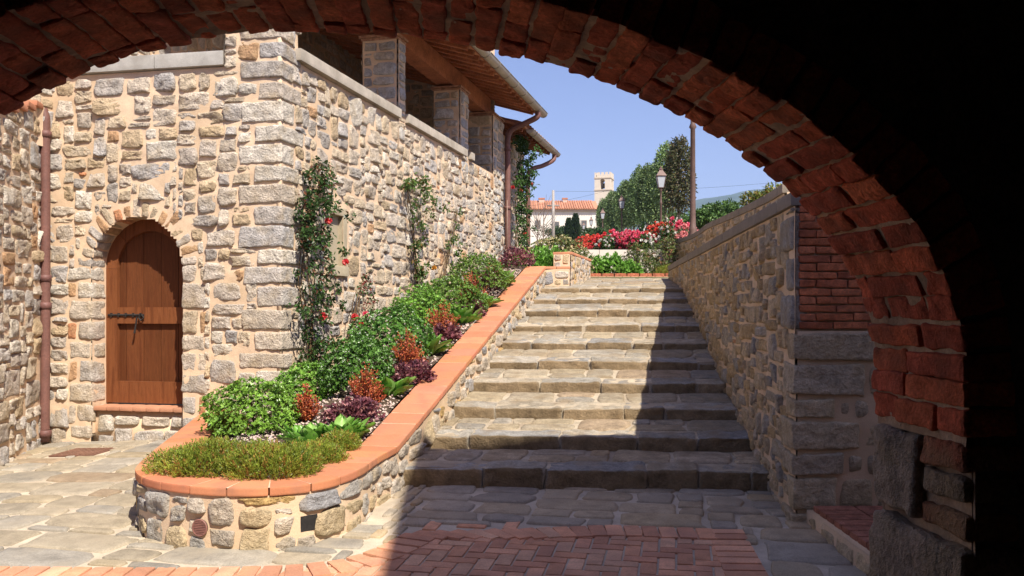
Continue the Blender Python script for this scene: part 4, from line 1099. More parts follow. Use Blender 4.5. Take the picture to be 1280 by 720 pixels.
def rosette_shrub(rad, n=420, per=8, ln=.034, wd=.0145, pal=G_PITT, mat='waxy', lump=.22, flower=0):
    def b(t, c, rg):
        c0 = c + np.array([0, 0, rad[2] * .28]); rad_ = [rad[0] * 1.02, rad[1] * .98, rad[2] * .96]; p, d = shell(int(n * 2.2), rad_, rg, lump, SEED[0])
        n_ = len(p); ax = unit(d + np.array([0, 0, .55]) + rg.normal(0, .35, (n_, 3)))
        base = pick(pal, n_, rg) * rg.uniform(.85, 1.2) * np.array([rg.uniform(.85, 1.2), 1, 1]) * (1 + .3 * fbm(p * 6 + SEED[0], 2, 2)[:, None]); mb = MB()
        rad_depth = np.linalg.norm(p / np.array(rad), axis=1)
        for k in range(per):
            s = unit(np.cross(ax, rdir(n_, rg))); dr_ = unit(s * rg.uniform(.6, 1.1, (n_, 1)) + ax * rg.uniform(.3, .95, (n_, 1)))
            L = ln * rg.uniform(.7, 1.25, n_)
            leaves(mb, c0 + p, dr_, ax, L, wd * rg.uniform(.8, 1.2, n_), base * rg.uniform(.82, 1.2, (n_, 1)))
        mb.build('foliage', M[mat], t)
        if flower:
            mb = MB(); q = p[rad_depth > .8]; q = q[:flower]; m_ = len(q)
            for k in range(4): leaves(mb, c0 + q * 1.03, rdir(m_, rg) + unit(q), unit(q), .012, .012, np.array((.75, .74, .68)))
            mb.build('blossom', M['petal'], t)
        mb = MB(); stems(mb, c, rad, 7, rg); mb.build('stem', M['bark'], t)
    return b
def heather(rad, n=1500):
    def b(t, c, rg):
        p, d = shell(int(n * 1.6), [q * 1.12 for q in rad], rg, .3, SEED[0], up=-.05, inner=.35); n_ = len(p); mb = MB()
        ax = unit(d * .8 + np.array([0, 0, .9]) + rg.normal(0, .25, (n_, 3))); base = pick(G_HEATH, n_, rg)
        clump = fbm(p * 5 + SEED[0], 3, 2)[:, None]; base = base * (1 + .35 * clump) + np.clip(clump, 0, 1) * np.array([.10, .0, .01])
        for k in range(9):
            f = rg.uniform(-.2, 1, (n_, 1)); o = p + ax * f * .06
            leaves(mb, c + o, unit(ax + rdir(n_, rg) * .75), rdir(n_, rg), .022 * rg.uniform(.7, 1.3, n_), .006, base * rg.uniform(.8, 1.25, (n_, 1)), mid=.4)
        mb.build('foliage', M['leaf'], t); mb = MB(); stems(mb, c, rad, 8, rg, r0=.004); mb.build('stem', M['bark'], t)
    return b
def bergenia(rad=.2, n=26, ln=.16, pal=G_BERG, wd=.085):
    def b(t, c, rg):
        mb = MB()
        for j in range(n):
            a = rg.uniform(0, 6.28); q = rad * rg.uniform(.05, .55); o = np.array([math.cos(a), math.sin(a), 0]); tl = rg.uniform(.1, .85)
            d0 = unit(o * tl + np.array([0, 0, 1 - .55 * tl])); L = ln * rg.uniform(.7, 1.2); w = wd * rg.uniform(.8, 1.15); col = pick(pal, 1, rg, .18)[0]
            side = unit(np.cross(d0, np.array([0, 0, 1.]))); up = np.cross(side, d0); bs = c + o * q
            us_ = np.linspace(0, 1, 7); wprof = np.array([.12, .35, .75, 1., .98, .68, .05]); vs_ = np.linspace(-1, 1, 5); V = []
            for i, u in enumerate(us_):
                ce = bs + d0 * L * u - up * L * .28 * u * u
                for v in vs_: V.append(ce + side * v * w / 2 * wprof[i] + up * (abs(v) ** 1.5 * w * .22 + .006 * math.sin(u * 9 + v * 3 + j)))
            I = np.arange(35).reshape(7, 5)
            mb.add(V, np.stack([I[:-1, :-1], I[1:, :-1], I[1:, 1:], I[:-1, 1:]], -1).reshape(-1, 4), np.clip(col * (1 + .25 * (np.tile(np.abs(vs_) < .2, 7))[:, None]), 0, .6))
        mb.build('foliage', M['waxy'], t, smooth=True)
    return b
def heuchera(rad, n=330, pal=P_HEUCH, ln=.045, wd=.04):
    def b(t, c, rg):
        p, d = shell(n, rad, rg, .35, SEED[0], up=-.1, inner=.4); n_ = len(p); mb = MB(); base = pick(pal, n_, rg)
        for k in range(3):
            o = p + rg.normal(0, .015, (n_, 3))
            leaves(mb, c + np.array([0, 0, rad[2] * .15]) + o, unit(d + rdir(n_, rg) * .9 + np.array([0, 0, .2])), unit(d + np.array([0, 0, .6]) + rdir(n_, rg) * .5), ln * rg.uniform(.5, 1.2, n_), wd * rg.uniform(.5, 1.1, n_), base * rg.uniform(.75, 1.3, (n_, 1)))
        mb.build('foliage', M['leaf'], t); mb = MB(); stems(mb, c, rad, 8, rg, (.12, .03, .03), .003); mb.build('stem', M['bark'], t)
    return b
def barberry(rad, n=75, pal=R_BARB):
    def b(t, c, rg):
        mb = MB(); sm_ = MB()
        for j in range(n):
            a = rg.uniform(0, 6.28); q = rg.random() ** .6; tip = np.array([math.cos(a) * rad[0] * q, math.sin(a) * rad[1] * q, rad[2] * (1.2 - .7 * q * q) * rg.uniform(.55, 1.25)])
            m_ = 34; f = np.sort(rg.uniform(.15, 1, m_))[:, None]; pts_ = c + tip * np.array([1, 1, 1]) * f
            if j % 3 == 0: tube(sm_, [c, c + tip * .5, c + tip], [.004, .003, .002], 4, (.15, .04, .03))
            base = pick(pal, m_, rg)
            leaves(mb, pts_ + rg.normal(0, .006, (m_, 3)), unit(rdir(m_, rg) + np.array([0, 0, .5])), rdir(m_, rg), .024 * rg.uniform(.6, 1.2, m_), .015, base)
        mb.build('foliage', M['leaf'], t); sm_.build('stem', M['bark'], t)
    return b

# front heathers
for lab, px, py, rad in (
    ('yellow green heather cushion at the rounded tip of the planter, left end', 262, 592, (.32, .24, .17)),
    ('yellow green heather cushion at the front middle of the planter rim', 338, 594, (.30, .22, .16)),
    ('dull olive heather with brown tips before the broad-leaved clump', 392, 580, (.20, .15, .10)),
    ('small dark heather between broad leaves and the right rim curve', 424, 563, (.13, .13, .09)),
    ('rusty heather tuft behind the front cushion beside the left rim', 285, 540, (.13, .15, .13))):
    plant('heather', lab, 'heather', soil_pt(px, py), heather(rad, int(1500 * rad[0] / .3)), 'heathers at the front of the planter')
for lab, px, py, rad, n in (
    ('round glossy green shrub nearest the planter front before the cellar wall', 318, 538, (.43, .40, .36), 620),
    ('fresh green shrub behind the nearest round shrub at the house corner', 385, 500, (.34, .34, .30), 420),
    ('white flecked green shrub under the first climbing rose', 447, 486, (.36, .40, .42), 560),
    ('wide white flecked green shrub between two climbing roses', 487, 448, (.48, .55, .46), 760),
    ('bright green shrub against the house wall by the second climbing rose', 527, 412, (.40, .5, .42), 560),
    ('leafy green shrub just past the second climbing rose', 565, 392, (.46, .55, .40), 560),
    ('dense green shrub before the brown iron scroll trellis', 597, 364, (.42, .6, .46), 560)):
    plant('evergreen_shrub', lab, 'shrub', soil_pt(px, py), rosette_shrub(rad, n, pal=[(tuple(np.array(c_) * ((.75, .80, .95) if 'flecked' in lab else (.8, .85, .9) if ('just past' in lab or 'dense' in lab) else (1.1, 1.05, 1.))), w_) for c_, w_ in G_PITT], flower=(260 if 'flecked' in lab else 0)), 'round green shrubs in the planter')
for lab, px, py, r, n in (
    ('clump of big glossy leaves nearest the front of the planter', 388, 556, .24, 30),
    ('broad-leaved clump touching the inner rim at the front right', 428, 548, .22, 26),
    ('bright leafy clump between the first purple mound and shrub', 484, 494, .21, 24),
    ('broad-leaved clump beside the second orange barberry', 530, 442, .22, 24),
    ('pale broad-leaved clump beside the third orange barberry', 572, 404, .26, 24),
    ('broad-leaved clump beyond the fourth orange barberry', 597, 384, .24, 20),
    ('yellowish broad-leaved clump at the narrow end of the planter', 624, 357, .22, 18)):
    plant('broad_leaved_plant', lab, 'plant', soil_pt(px, py), bergenia(r * 1.3, int(n * 2.2), .16 if py > 500 else .20, wd=.10 if py > 500 else .12), 'broad-leaved clumps along the rim')
for lab, px, py, rad in (
    ('small orange red barberry behind the front broad-leaved clump', 383, 527, (.12, .12, .2)),
    ('orange red barberry rising behind the first purple mound', 457, 512, (.17, .17, .24)),
    ('orange red barberry along the rim, second above the front curve', 510, 466, (.19, .2, .27)),
    ('orange red barberry along the rim, third above the front curve', 553, 422, (.2, .2, .28)),
    ('orange red barberry along the rim, fourth above the front curve', 588, 384, (.22, .25, .3)),
    ('reddish barberry at the top end of the planter', 618, 356, (.18, .22, .22))):
    plant('barberry', lab, 'shrub', soil_pt(px, py), barberry([q * 1.2 for q in rad], 70), 'orange red barberries along the rim')
for lab, px, py, rad in (
    ('deep purple leafy mound nearest the front of the planter', 442, 527, (.22, .2, .17)),
    ('purple leafy mound spilling onto the rim, second from the front', 516, 477, (.2, .2, .16)),
    ('dark purple mound beside the rim, third from the front', 556, 424, (.18, .2, .16)),
    ('dark purple tuft touching the rim, fourth from the front', 590, 395, (.17, .2, .15)),
    ('brownish purple mound under the rearmost green shrub', 606, 362, (.26, .3, .22)),
    ('dark purple shrub at the foot of the tall downpipe', 645, 333, (.3, .3, .26))):
    plant('purple_plant', lab, 'plant', soil_pt(px, py), heuchera(rad), 'purple mounds along the rim')

def bloom(mb, c, r, rg, pal):
    n = 16; d = rdir(n, rg); leaves(mb, np.tile(c, (n, 1)) - d * r * .2, d, np.roll(d, 1, 0), r * 1.1, r * 1.2, pick(pal, n, rg, .15), mid=.7)
RED = [((.70,.07,.07),3),((.60,.04,.06),2),((.80,.16,.15),1)]
PINK = [((.76,.13,.22),3),((.82,.28,.34),2),((.68,.06,.11),2)]
CORAL = [((.78,.13,.085),3),((.84,.26,.16),1.5),((.66,.06,.05),2)]
WHITE = [((.78,.76,.70),3),((.72,.66,.58),1)]
def climber(path3, spread, n, pal=G_ROSE, ln=.05, blooms=(), outn=None, bl=RED, nst=4):
    """leafy climber along a list of points on a wall"""
    def b(t, c, rg):
        pth = np.array(path3); s = np.linspace(0, 1, len(pth)); mb = MB(); sm_ = MB()
        for k in range(nst):
            o = rg.normal(0, .3, (len(pth), 1)) * spread[:, None] * .8
            w = pth + o * np.array([AXD[0], AXD[1], 0]) + np.abs(rg.normal(0, .015, (len(pth), 1))) * np.array([AXN[0], AXN[1], 0])
            w[0] = pth[0]; tube(sm_, catmull3(w), np.linspace(.009, .003, (len(pth) - 1) * 6 + 1), 5, (.13, .085, .045))
        u = rg.random(n); ce = np.stack([np.interp(u, s, pth[:, i]) for i in range(3)], -1); sp = np.interp(u, s, spread)
        al = rg.normal(0, .5, n) * sp; ou = np.abs(rg.normal(0, .45, n)) * sp
        # clumping: sprays of leaves round a limited number of nodes
        K = max(16, n // 22); idx = rg.integers(0, K, n); ce = ce[idx] + rg.normal(0, .035, (n, 3)); al = al[idx]; ou = ou[idx]
        pts_ = ce + al[:, None] * np.array([AXD[0], AXD[1], 0]) + (ou[:, None] + .02) * np.array([AXN[0], AXN[1], 0]) * .8
        base = pick(pal, n, rg, .3)
        leaves(mb, pts_, unit(rdir(n, rg) + np.array([AXN[0], AXN[1], -.3]) * .5), unit(rdir(n, rg) + np.array([.6, -.5, .8])), ln * rg.uniform(.6, 1.25, n), ln * .55, base, droop=.15)
        mb.build('foliage', M['leaf'], t); sm_.build('stem', M['bark'], t)
        if len(blooms):
            for q in blooms:
                mb = MB(); bloom(mb, np.array(q), .05, rg, bl); mb.build('blossom', M['petal'], t)
    return b
def catmull3(c, m=6):
    c = np.array(c, float); e = np.concatenate([[2 * c[0] - c[1]], c, [2 * c[-1] - c[-2]]]); o = []
    for i in range(1, len(e) - 2):
        for t in np.arange(m) / m:
            o.append(.5 * (2*e[i] + (e[i+1]-e[i-1])*t + (2*e[i-1]-5*e[i]+4*e[i+1]-e[i+2])*t*t + (3*e[i]-e[i-1]-3*e[i+1]+e[i+2])*t**3))
    o.append(c[-1]); return o
def wallpt(px, py, off=.06):
    u, z = SP.hit(px, py); p = SP.xy(u, off); return np.array([p[0], p[1], z])
p1 = [wallpt(379, 480), wallpt(380, 420), wallpt(378, 350), wallpt(378, 290), wallpt(385, 240), wallpt(392, 205)]; p1[0][2] = float(soilz(p1[0][0], p1[0][1]))
plant('climbing_rose', 'tall dark climbing rose with red blooms at the house corner by the small window', 'climbing rose', p1[0], climber(p1, np.array([.22, .36, .42, .36, .30, .18]), 2300, blooms=[wallpt(388, 277, .22), wallpt(407, 328, .25), wallpt(414, 396, .3), wallpt(421, 404, .3), wallpt(384, 395, .2)], ln=.055))
p1b = [wallpt(408, 470, .15), wallpt(418, 420, .2), wallpt(428, 375, .2), wallpt(440, 345, .15)]; p1b[0][2] = float(soilz(p1b[0][0], p1b[0][1]))
plant('climbing_rose', 'thin reddish rose shoots leaning right of the tall dark climbing rose', 'climbing rose', p1b[0], climber(p1b, np.array([.2, .22, .2, .1]), 420, pal=[((.05,.10,.03),2),((.2,.05,.04),1.6)], ln=.045, blooms=[wallpt(423, 393, .35)], bl=PINK, nst=5))
p2 = [wallpt(522, 410), wallpt(517, 370), wallpt(512, 320), wallpt(508, 275), wallpt(505, 240), wallpt(512, 225)]; p2[0][2] = float(soilz(p2[0][0], p2[0][1]))
plant('climbing_rose', 'sparse climbing rose halfway along the sunlit house wall', 'climbing rose', p2[0], climber(p2, np.array([.2, .30, .30, .48, .5, .3]), 1150, pal=[((.06,.12,.025),3),((.11,.17,.04),2),((.17,.11,.04),1)], ln=.06, blooms=[wallpt(527, 335, .2)], bl=[((.65,.35,.06),1)]))
p3 = [wallpt(543, 390), wallpt(548, 345), wallpt(558, 300), wallpt(566, 262)]; p3[0][2] = float(soilz(p3[0][0], p3[0][1]))
plant('climbing_rose', 'thin bare-stemmed rose beside the sparse climbing rose', 'climbing rose', p3[0], climber(p3, np.array([.15, .3, .3, .15]), 300, pal=[((.08,.15,.03),3),((.14,.17,.05),1)], ln=.06))
p4 = [hs(18.5, .12, 2.35), hs(18.5, .12, 3.0), hs(18.55, .12, 3.7), hs(18.6, .12, 4.4), hs(18.7, .14, 5.0), hs(18.5, .14, 5.25)]
plant('climbing_rose', 'dense climbing rose with red blooms on the annex corner by the far downpipe', 'climbing rose', p4[0], climber(p4, np.array([.5, .55, .5, .5, .5, .25]), 3000, ln=.075, pal=[((.05,.11,.025),3),((.08,.16,.04),2),((.03,.06,.02),1)], blooms=[P(641, 234, 17.9), P(664, 230, 18.6), P(651, 238, 18.3), P(656, 292, 18.5)]))
# iron scroll trellis
mb = MB()
for (cx, cy, rx, ry, a0, a1) in ((623, 290, 11, 26, 1.2, 5.6), (610, 300, 8, 14, 0, 5), (634, 285, 18, 40, 2.2, 4.4), (615, 262, 16, 12, .3, 2.8), (640, 300, 12, 18, 3, 6)):
    pts_ = [P(cx + rx * math.cos(a), cy - ry * math.sin(a), 17.3) for a in np.linspace(a0, a1, 24)]; tube(mb, pts_, .012, 6, (.20, .13, .10))
for px in (612, 634): tube(mb, [P(px, 250, 17.3), P(px, 330, 17.3)], .011, 6, (.2, .13, .1))
tag(mb.build('iron_trellis', M['metal'], smooth=True), 'rusty scrolled iron trellis before the last stone pillar', 'trellis')

# plants around the landing
plant('variegated_shrub', 'cream and green variegated shrub above the small bed wall', 'shrub', (.93, 17.6, 2.35), rosette_shrub((.66, .55, .62), 700, 7, .05, .022, pal=[((.10,.16,.04),3),((.36,.36,.16),2.5),((.48,.46,.26),1.2),((.06,.10,.03),1.5)], mat='leaf'))
plant('leafy_shrub', 'lush green broad-leaved shrub left of the small bed wall', 'shrub', (.62, 16.3, 2.28), heuchera((.42, .5, .42), 330, G_BERG, .12, .08))
plant('leafy_shrub', 'low green plant behind the purple shrub at the tall downpipe', 'shrub', (.18, 16.4, 2.25), heuchera((.35, .4, .42), 300, G_PITT, .09, .05))
for lab, x, y, rad in (('bushy green plant in the bed right of the small bed wall', 1.75, 18.1, (.28, .3, .36)), ('broad green clump standing mid bed above the steps', 2.12, 18.15, (.30, .3, .36)), ('small green plant before the white wall in the top bed', 2.48, 18.2, (.2, .25, .26))):
    plant('bed_plant', lab, 'plant', (x, y, 2.3), heuchera(rad, 260, G_BERG, .11, .075), 'green plants in the top bed')
plant('grass_mound', 'soft yellow green mound at the brick kerb near the right wall', 'plant', (3.28, 18.0, 2.3), heather((.26, .22, .2), 900))
for lab, x, y, rad, fl in (('airy white flowering shrub in the middle of the top bed', 2.75, 18.6, (.42, .35, .55), 110), ('tall airy shrub with white flowers by the upper wall', 3.4, 18.7, (.5, .4, .78), 60)):
    plant('white_flowering_shrub', lab, 'shrub', (x, y, 2.3), rosette_shrub(rad, 420, 6, .05, .018, pal=[((.09,.15,.04),3),((.15,.20,.06),2),((.22,.14,.07),.8)], mat='leaf', lump=.5, flower=fl), 'white flowering shrubs')
# soil of the top bed and the pale low wall
mb = MB(); p_, f_ = grid(lambda u, v: np.stack([u, v, 2.27 + .02 * fbm(np.stack([u * 4, v * 4, u * 0], -1), 3, 2)], -1), np.linspace(1.2, 4.0, 30), np.linspace(17.75, 19.9, 24)); mb.add(p_, f_)
tag(mb.build('bed_soil', M['soil']), kind='structure')
mb = MB()
for k in range(4): block(mb, (1.2 + .8 * k + .4, 19.9, 2.62), (.3985, .12, .37), n=4, r=.012, amp=.004, freq=6, col=(.62, .56, .49))
tag(mb.build('low_plaster_wall', M['plaster'], smooth=True), 'low pale plaster wall holding up the red rose bed', 'wall')
mb = MB(); p_, f_ = grid(lambda u, v: np.stack([u, v, 2.93 + (v - 19.9) * .05 + .02 * fbm(np.stack([u * 2, v * 2, u * 0], -1), 3, 2)], -1), np.linspace(1.1, 6, 30), np.linspace(19.98, 28, 24)); mb.add(p_, f_)
tag(mb.build('rose_bed_soil', M['soil']), kind='structure')

def rosebush(rad, pal, nb=60, r=.055):
    def b(t, c, rg):
        p, d = shell(700, rad, rg, .35, SEED[0], up=-.6, inner=.3); n_ = len(p); mb = MB(); c0 = c + np.array([0, 0, rad[2] * .8])
        leaves(mb, c0 + p, unit(d + rdir(n_, rg)), unit(d + np.array([0, 0, .6]) + rdir(n_, rg) * .5), .07 * rg.uniform(.6, 1.2, n_), .042, pick(G_ROSE, n_, rg, .3) * 1.2)
        mb.build('foliage', M['leaf'], t)
        mb = MB(); q, d = shell(nb, rad, rg, .35, SEED[0], up=-.2, inner=.85)
        for k in range(len(q)):
            for m_ in range(rg.integers(1, 4)): bloom(mb, c0 + q[k] * 1.08 + rg.normal(0, .05, 3), r * rg.uniform(.7, 1.2), rg, pal)
        o = mb.build('blossoms', M['petal'], t); o['kind'] = 'stuff'
        mb = MB(); stems(mb, c, (rad[0], rad[1], rad[2] * 1.6), 7, rg, (.07, .09, .04)); mb.build('stem', M['bark'], t)
    return b
rb = [('coral red rose bush at the far left of the rose bed', 735, 300, 25.5, .36, .26, CORAL), ('second coral rose bush from the left of the bed', 748, 302, 24.6, .34, .26, CORAL), ('third red rose bush from the left of the bed', 757, 301, 23.6, .34, .27, RED),
      ('pink rose bush over the pale plaster wall', 772, 300, 22.9, .36, .28, PINK), ('pink and red rose bush beside the first white one', 787, 300, 22.3, .36, .30, PINK), ('vivid pink rose bush in the middle of the bed', 799, 301, 21.8, .32, .28, PINK),
      ('scarlet rose bush left of the tall white rose', 826, 297, 22.0, .36, .40, CORAL), ('pink rose bush between white rose and brown post', 846, 292, 22.0, .40, .46, PINK), ('pale pink rose bush at the end of the upper wall', 857, 304, 21.4, .34, .34, [((.75,.3,.3),2),((.8,.4,.36),1)])]
for lab, px, py, d, rx, rz_, pal in rb:
    z = 2.93 + (d - 19.9) * .05; zc = EYE - (py - HZ) / F * d; h = max(rz_, (zc - z) / 1.0)
    plant('rose_bush', lab, 'rose bush', (P(px, py, d)[0], d, z), rosebush((rx, .4, rz_), pal, 75), 'flowering rose bushes')
for lab, px, d, rx, rz_ in (('white rose bush among coral roses', 759, 22.4, .16, .24), ('white rose bush right of the vivid pink roses', 806, 21.4, .22, .27), ('tall white rose between scarlet and pink bushes', 834, 21.3, .18, .44)):
    z = 2.93 + (d - 19.9) * .05
    plant('rose_bush', lab, 'rose bush', (P(px, 300, d)[0], d, z), rosebush((rx, .25, rz_), WHITE, 11, .045), 'flowering rose bushes')

# ------------------------------------------------------------------ street: trees, lamps
def sg(d): return 2.22 + .0685 * (d - 16.5)
def make_tree(sd, h=4.8, cr=.60, pal=[((.125,.19,.075),3),((.16,.235,.09),3),((.21,.28,.11),1.6),((.08,.125,.05),1.1)], n=5200, name='avenue_tree', ch=2.95):
    rg = np.random.default_rng(sd); t = thing(name, '', 'tree', (0, 0, 0)); mb = MB()
    d = rdir(int(n * 1.05), rg); k = 1 + .22 * fbm(d * 2.6 + sd, sd, 3); r = (.35 + .65 * rg.random(len(d)) ** .5) * k
    p = d * np.array([cr, cr, ch / 2]) * r[:, None]; p[:, :2] *= (1.12 - .35 * (p[:, 2:3] / ch + .5))
    lump = fbm(p * 3.2 + sd, sd, 2); p = p[lump > -.42]; d = d[lump > -.42]; n_ = len(p)
    base = pick(pal, n_, rg, .3)
    c0 = np.array([0, 0, h - ch / 2])
    leaves(mb, c0 + p, unit(d + rdir(n_, rg) * 1.1), unit(d + np.array([0, 0, .5]) + rdir(n_, rg) * .7), .12 * rg.uniform(.6, 1.3, n_), .07, base)
    mb.build('crown', M['leaf'], t)
    mb = MB(); tube(mb, [(0, 0, 0), (.01, .01, h * .3), (0, .02, h * .6), (0, 0, h * .9)], [.075, .06, .045, .02], 8, (.2, .16, .12))
    for k in range(9):
        a = rg.uniform(0, 6.28); z = h * rg.uniform(.42, .75); q = rg.uniform(.3, .6)
        tube(mb, [(0, 0, z), (math.cos(a) * q * .5, math.sin(a) * q * .5, z + .3), (math.cos(a) * q, math.sin(a) * q, z + .7)], [.022, .016, .007], 5, (.18, .14, .1))
    mb.build('trunk', M['bark'], t)
    return t
TP = [((.125,.19,.075),3),((.16,.235,.09),3),((.21,.28,.11),1.6),((.08,.125,.05),1.1)]
protos = [make_tree(s, pal=[(tuple(np.array(c_) * q_), w_) for c_, w_ in TP]) for s, q_ in ((11, .95), (12, 1.4), (13, 1.15))]
olive = make_tree(14, pal=[((.09,.10,.045),3),((.13,.12,.055),2),((.17,.13,.07),1.2),((.06,.07,.035),1.5)], n=4600)
ordn = ['nearest', 'second', 'third', 'fourth', 'fifth', 'sixth', 'seventh', 'eighth', 'ninth', 'tenth', 'eleventh', 'twelfth', 'thirteenth', 'fourteenth']
used = set()
def stake(t, sgn):
    mb = MB(); tube(mb, [(sgn * .75, -.35, 0), (sgn * .06, -.03, 1.75)], .038, 6, (.5, .46, .4)); o = mb.build('stake', M['bark'], t); return o
for pr in protos + [olive]: stake(pr, -1); stake(pr, 1)
for i in range(14):
    d = 34 + 3.5 * i; x = 43 / F * d + 5.2
    src = olive if i == 0 else protos[i % 3]
    o = src if src.name not in used else copy_tree(src); used.add(src.name)
    o.location = (x, d, sg(d)); o.rotation_euler = (0, 0, (i * 1.3) % 6.28) if i else (0, 0, 0); s = 1.03 + .06 * math.sin(i * 2.1); o.scale = (s, s, s)
    o['label'] = ('olive brown clipped tree nearest the tall brown post, held by stakes' if i == 0 else f'green clipped avenue tree, {ordn[i]} of the row counted from the tall brown post'); o['group'] = 'clipped trees along the avenue'
def lantern(mbm, mbg, s=1., z=0):
    for k in range(4):
        a0, a1 = math.pi / 4 + k * math.pi / 2, math.pi / 4 + (k + 1) * math.pi / 2
        q = lambda a, r, zz: np.array([math.cos(a) * r, math.sin(a) * r, zz]) * s + np.array([0, 0, z])
        mbg.add([q(a0, .13, 0), q(a1, .13, 0), q(a1, .22, .42), q(a0, .22, .42)], np.array([[0, 1, 2, 3]]))
        tube(mbm, [q(a0, .135, 0), q(a0, .225, .42)], .014 * s, 5, (.12, .075, .06)); tube(mbm, [q(a0, .225, .42), q(a1, .225, .42)], .016 * s, 5, (.12, .075, .06)); tube(mbm, [q(a0, .135, 0), q(a1, .135, 0)], .014 * s, 5, (.12, .075, .06))
        mbm.add([q(a0, .27, .43), q(a1, .27, .43), q(a1, .07, .66), q(a0, .07, .66)], np.array([[0, 1, 2, 3]]), (.17, .11, .09))
    lathe(mbm, (0, 0, z), [(.075 * s, .655 * s), (.08 * s, .70 * s), (.03 * s, .73 * s), (.025 * s, .79 * s), (.0, .81 * s)], 10, (.15, .09, .075))
def make_lamp(h=3.0, r=.045, base=.11, s=1.):
    t = thing('street_lamp', '', 'street lamp', (0, 0, 0)); mb = MB()
    lathe(mb, (0, 0, 0), [(base * 1.2, 0), (base * 1.2, .08), (base, .12), (base * .95, .6), (base * 1.05, .64), (base * 1.05, .70), (base * .7, .78), (r * 1.2, .95), (r * 1.5, 1.0), (r * 1.1, 1.06), (r, 1.2), (r * .8, h * .8), (r * 1.3, h * .81), (r * .8, h * .83), (r * .7, h - .12), (r * 1.6, h - .08), (r, h - .02), (.10 * s, h), (.0, h)], 14, (.13, .08, .065))
    mb.build('post', M['metal'], t, smooth=True)
    mb = MB(); g = MB(); lantern(mb, g, s, h); l = mb.build('lantern', M['metal'], t); g.build('glass', M['glass'], l)
    return t
lp = make_lamp()
for i in range(6):
    d = 32 + 16.6 * i; x = 43 / F * d + 4.24; o = lp if i == 0 else copy_tree(lp)
    ztop = EYE + (74 - 0) / F * d + 0; ztop = sg(d) + 3.5
    o.location = (x, d, ztop - 3.68); o['label'] = f'brown lantern street lamp before the clipped trees, {ordn[i]} to the steps' if i else 'brown lantern street lamp before the clipped trees, nearest to the steps'; o['group'] = 'lantern street lamps along the avenue'
# tall brown post right of the roses
tp = make_lamp(3.9, .062, .17, 1.0); tp.location = tuple(P(866, 300, 18.2) * np.array([1, 1, 0]) + np.array([0, 0, 2.3]))
tp['label'] = 'tall thick brown lamp post rising behind the upper wall, cut by the arch'
# utility pole, thin
mb = MB(); b0 = P(691.5, 300, 70); tube(mb, [(b0[0], 70, sg(70)), (b0[0], 70, EYE + 147 / F * 70)], [.16, .10], 8, (.33, .30, .27))
boxm(mb, (b0[0], 70, EYE + 128 / F * 70), XYZ, (.5, .06, .06), (.25, .22, .2))
tag(mb.build('utility_pole', M['bark'], smooth=True), 'thin grey utility pole before the long white building', 'utility pole')
mb = MB()
for px0, py0, px1, py1, dd in ((560, 262, 760, 238, 70), (690, 239, 1090, 214, 70)):
    a, b = P(px0, py0, dd), P(px1, py1, dd); s = np.linspace(0, 1, 20)[:, None]; w = a + (b - a) * s; w[:, 2] -= (1 - (2 * s[:, 0] - 1) ** 2) * .5; tube(mb, w, .008, 4, (.1, .1, .11))
tag(mb.build('power_line', M['iron']), 'thin dark power lines strung across the sky from the utility pole', 'power line')
# cypresses
def cypress(lab, px, d, h, r):
    t = thing('cypress', lab, 'tree', (P(px, 300, d)[0], d, sg(d)), 'small cypresses'); rg = np.random.default_rng(int(px)); n = 1500; mb = MB()
    z = rg.random(n); a = rg.uniform(0, 6.28, n); rr = r * np.sin(np.clip(z * .93 + .07, 0, 1) * math.pi) ** .6 * rg.uniform(.5, 1.1, n)
    p = np.stack([np.cos(a) * rr, np.sin(a) * rr, z * h], -1) + np.array(t.location)
    leaves(mb, p, unit(np.stack([np.cos(a), np.sin(a), np.full(n, 1.8)], -1)), rdir(n, rg), .4, .16, pick([((.03,.055,.025),2),((.045,.075,.03),1)], n, rg, .3)); mb.build('crown', M['leaf'], t)
    mb = MB(); tube(mb, [np.array(t.location), np.array(t.location) + np.array([0, 0, h * .8])], [.12, .04], 6, (.12, .09, .07)); mb.build('trunk', M['bark'], t)
cypress('slim dark cypress before the white building, left of the pair', 711, 95, 3.7, .42); cypress('slim dark cypress before the white building, right of the pair', 719.5, 95, 4.2, .45)
# bare saplings
for lab, px in (('bare leafless sapling right beside the annex rose', 672), ('bare leafless sapling between annex and utility pole', 679)):
    t = thing('bare_sapling', lab, 'tree', (P(px, 300, 45)[0], 45, sg(45)), 'bare saplings'); rg = np.random.default_rng(px); mb = MB(); o = np.array(t.location)
    tube(mb, [o, o + (0, 0, 1.2), o + (.05, 0, 3.0)], [.04, .03, .01], 6, (.2, .15, .12)); mb.build('trunk', M['bark'], t); mb = MB()
    for k in range(14):
        z = rg.uniform(.6, 2.3); a = rg.uniform(0, 6.28); q = rg.uniform(.4, .9); tube(mb, [o + (0, 0, z), o + (math.cos(a) * q * .6, math.sin(a) * q * .6, z + .5), o + (math.cos(a) * q, math.sin(a) * q, z + 1.1)], [.018, .012, .005], 4, (.2, .15, .12))
    mb.build('branches', M['bark'], t)
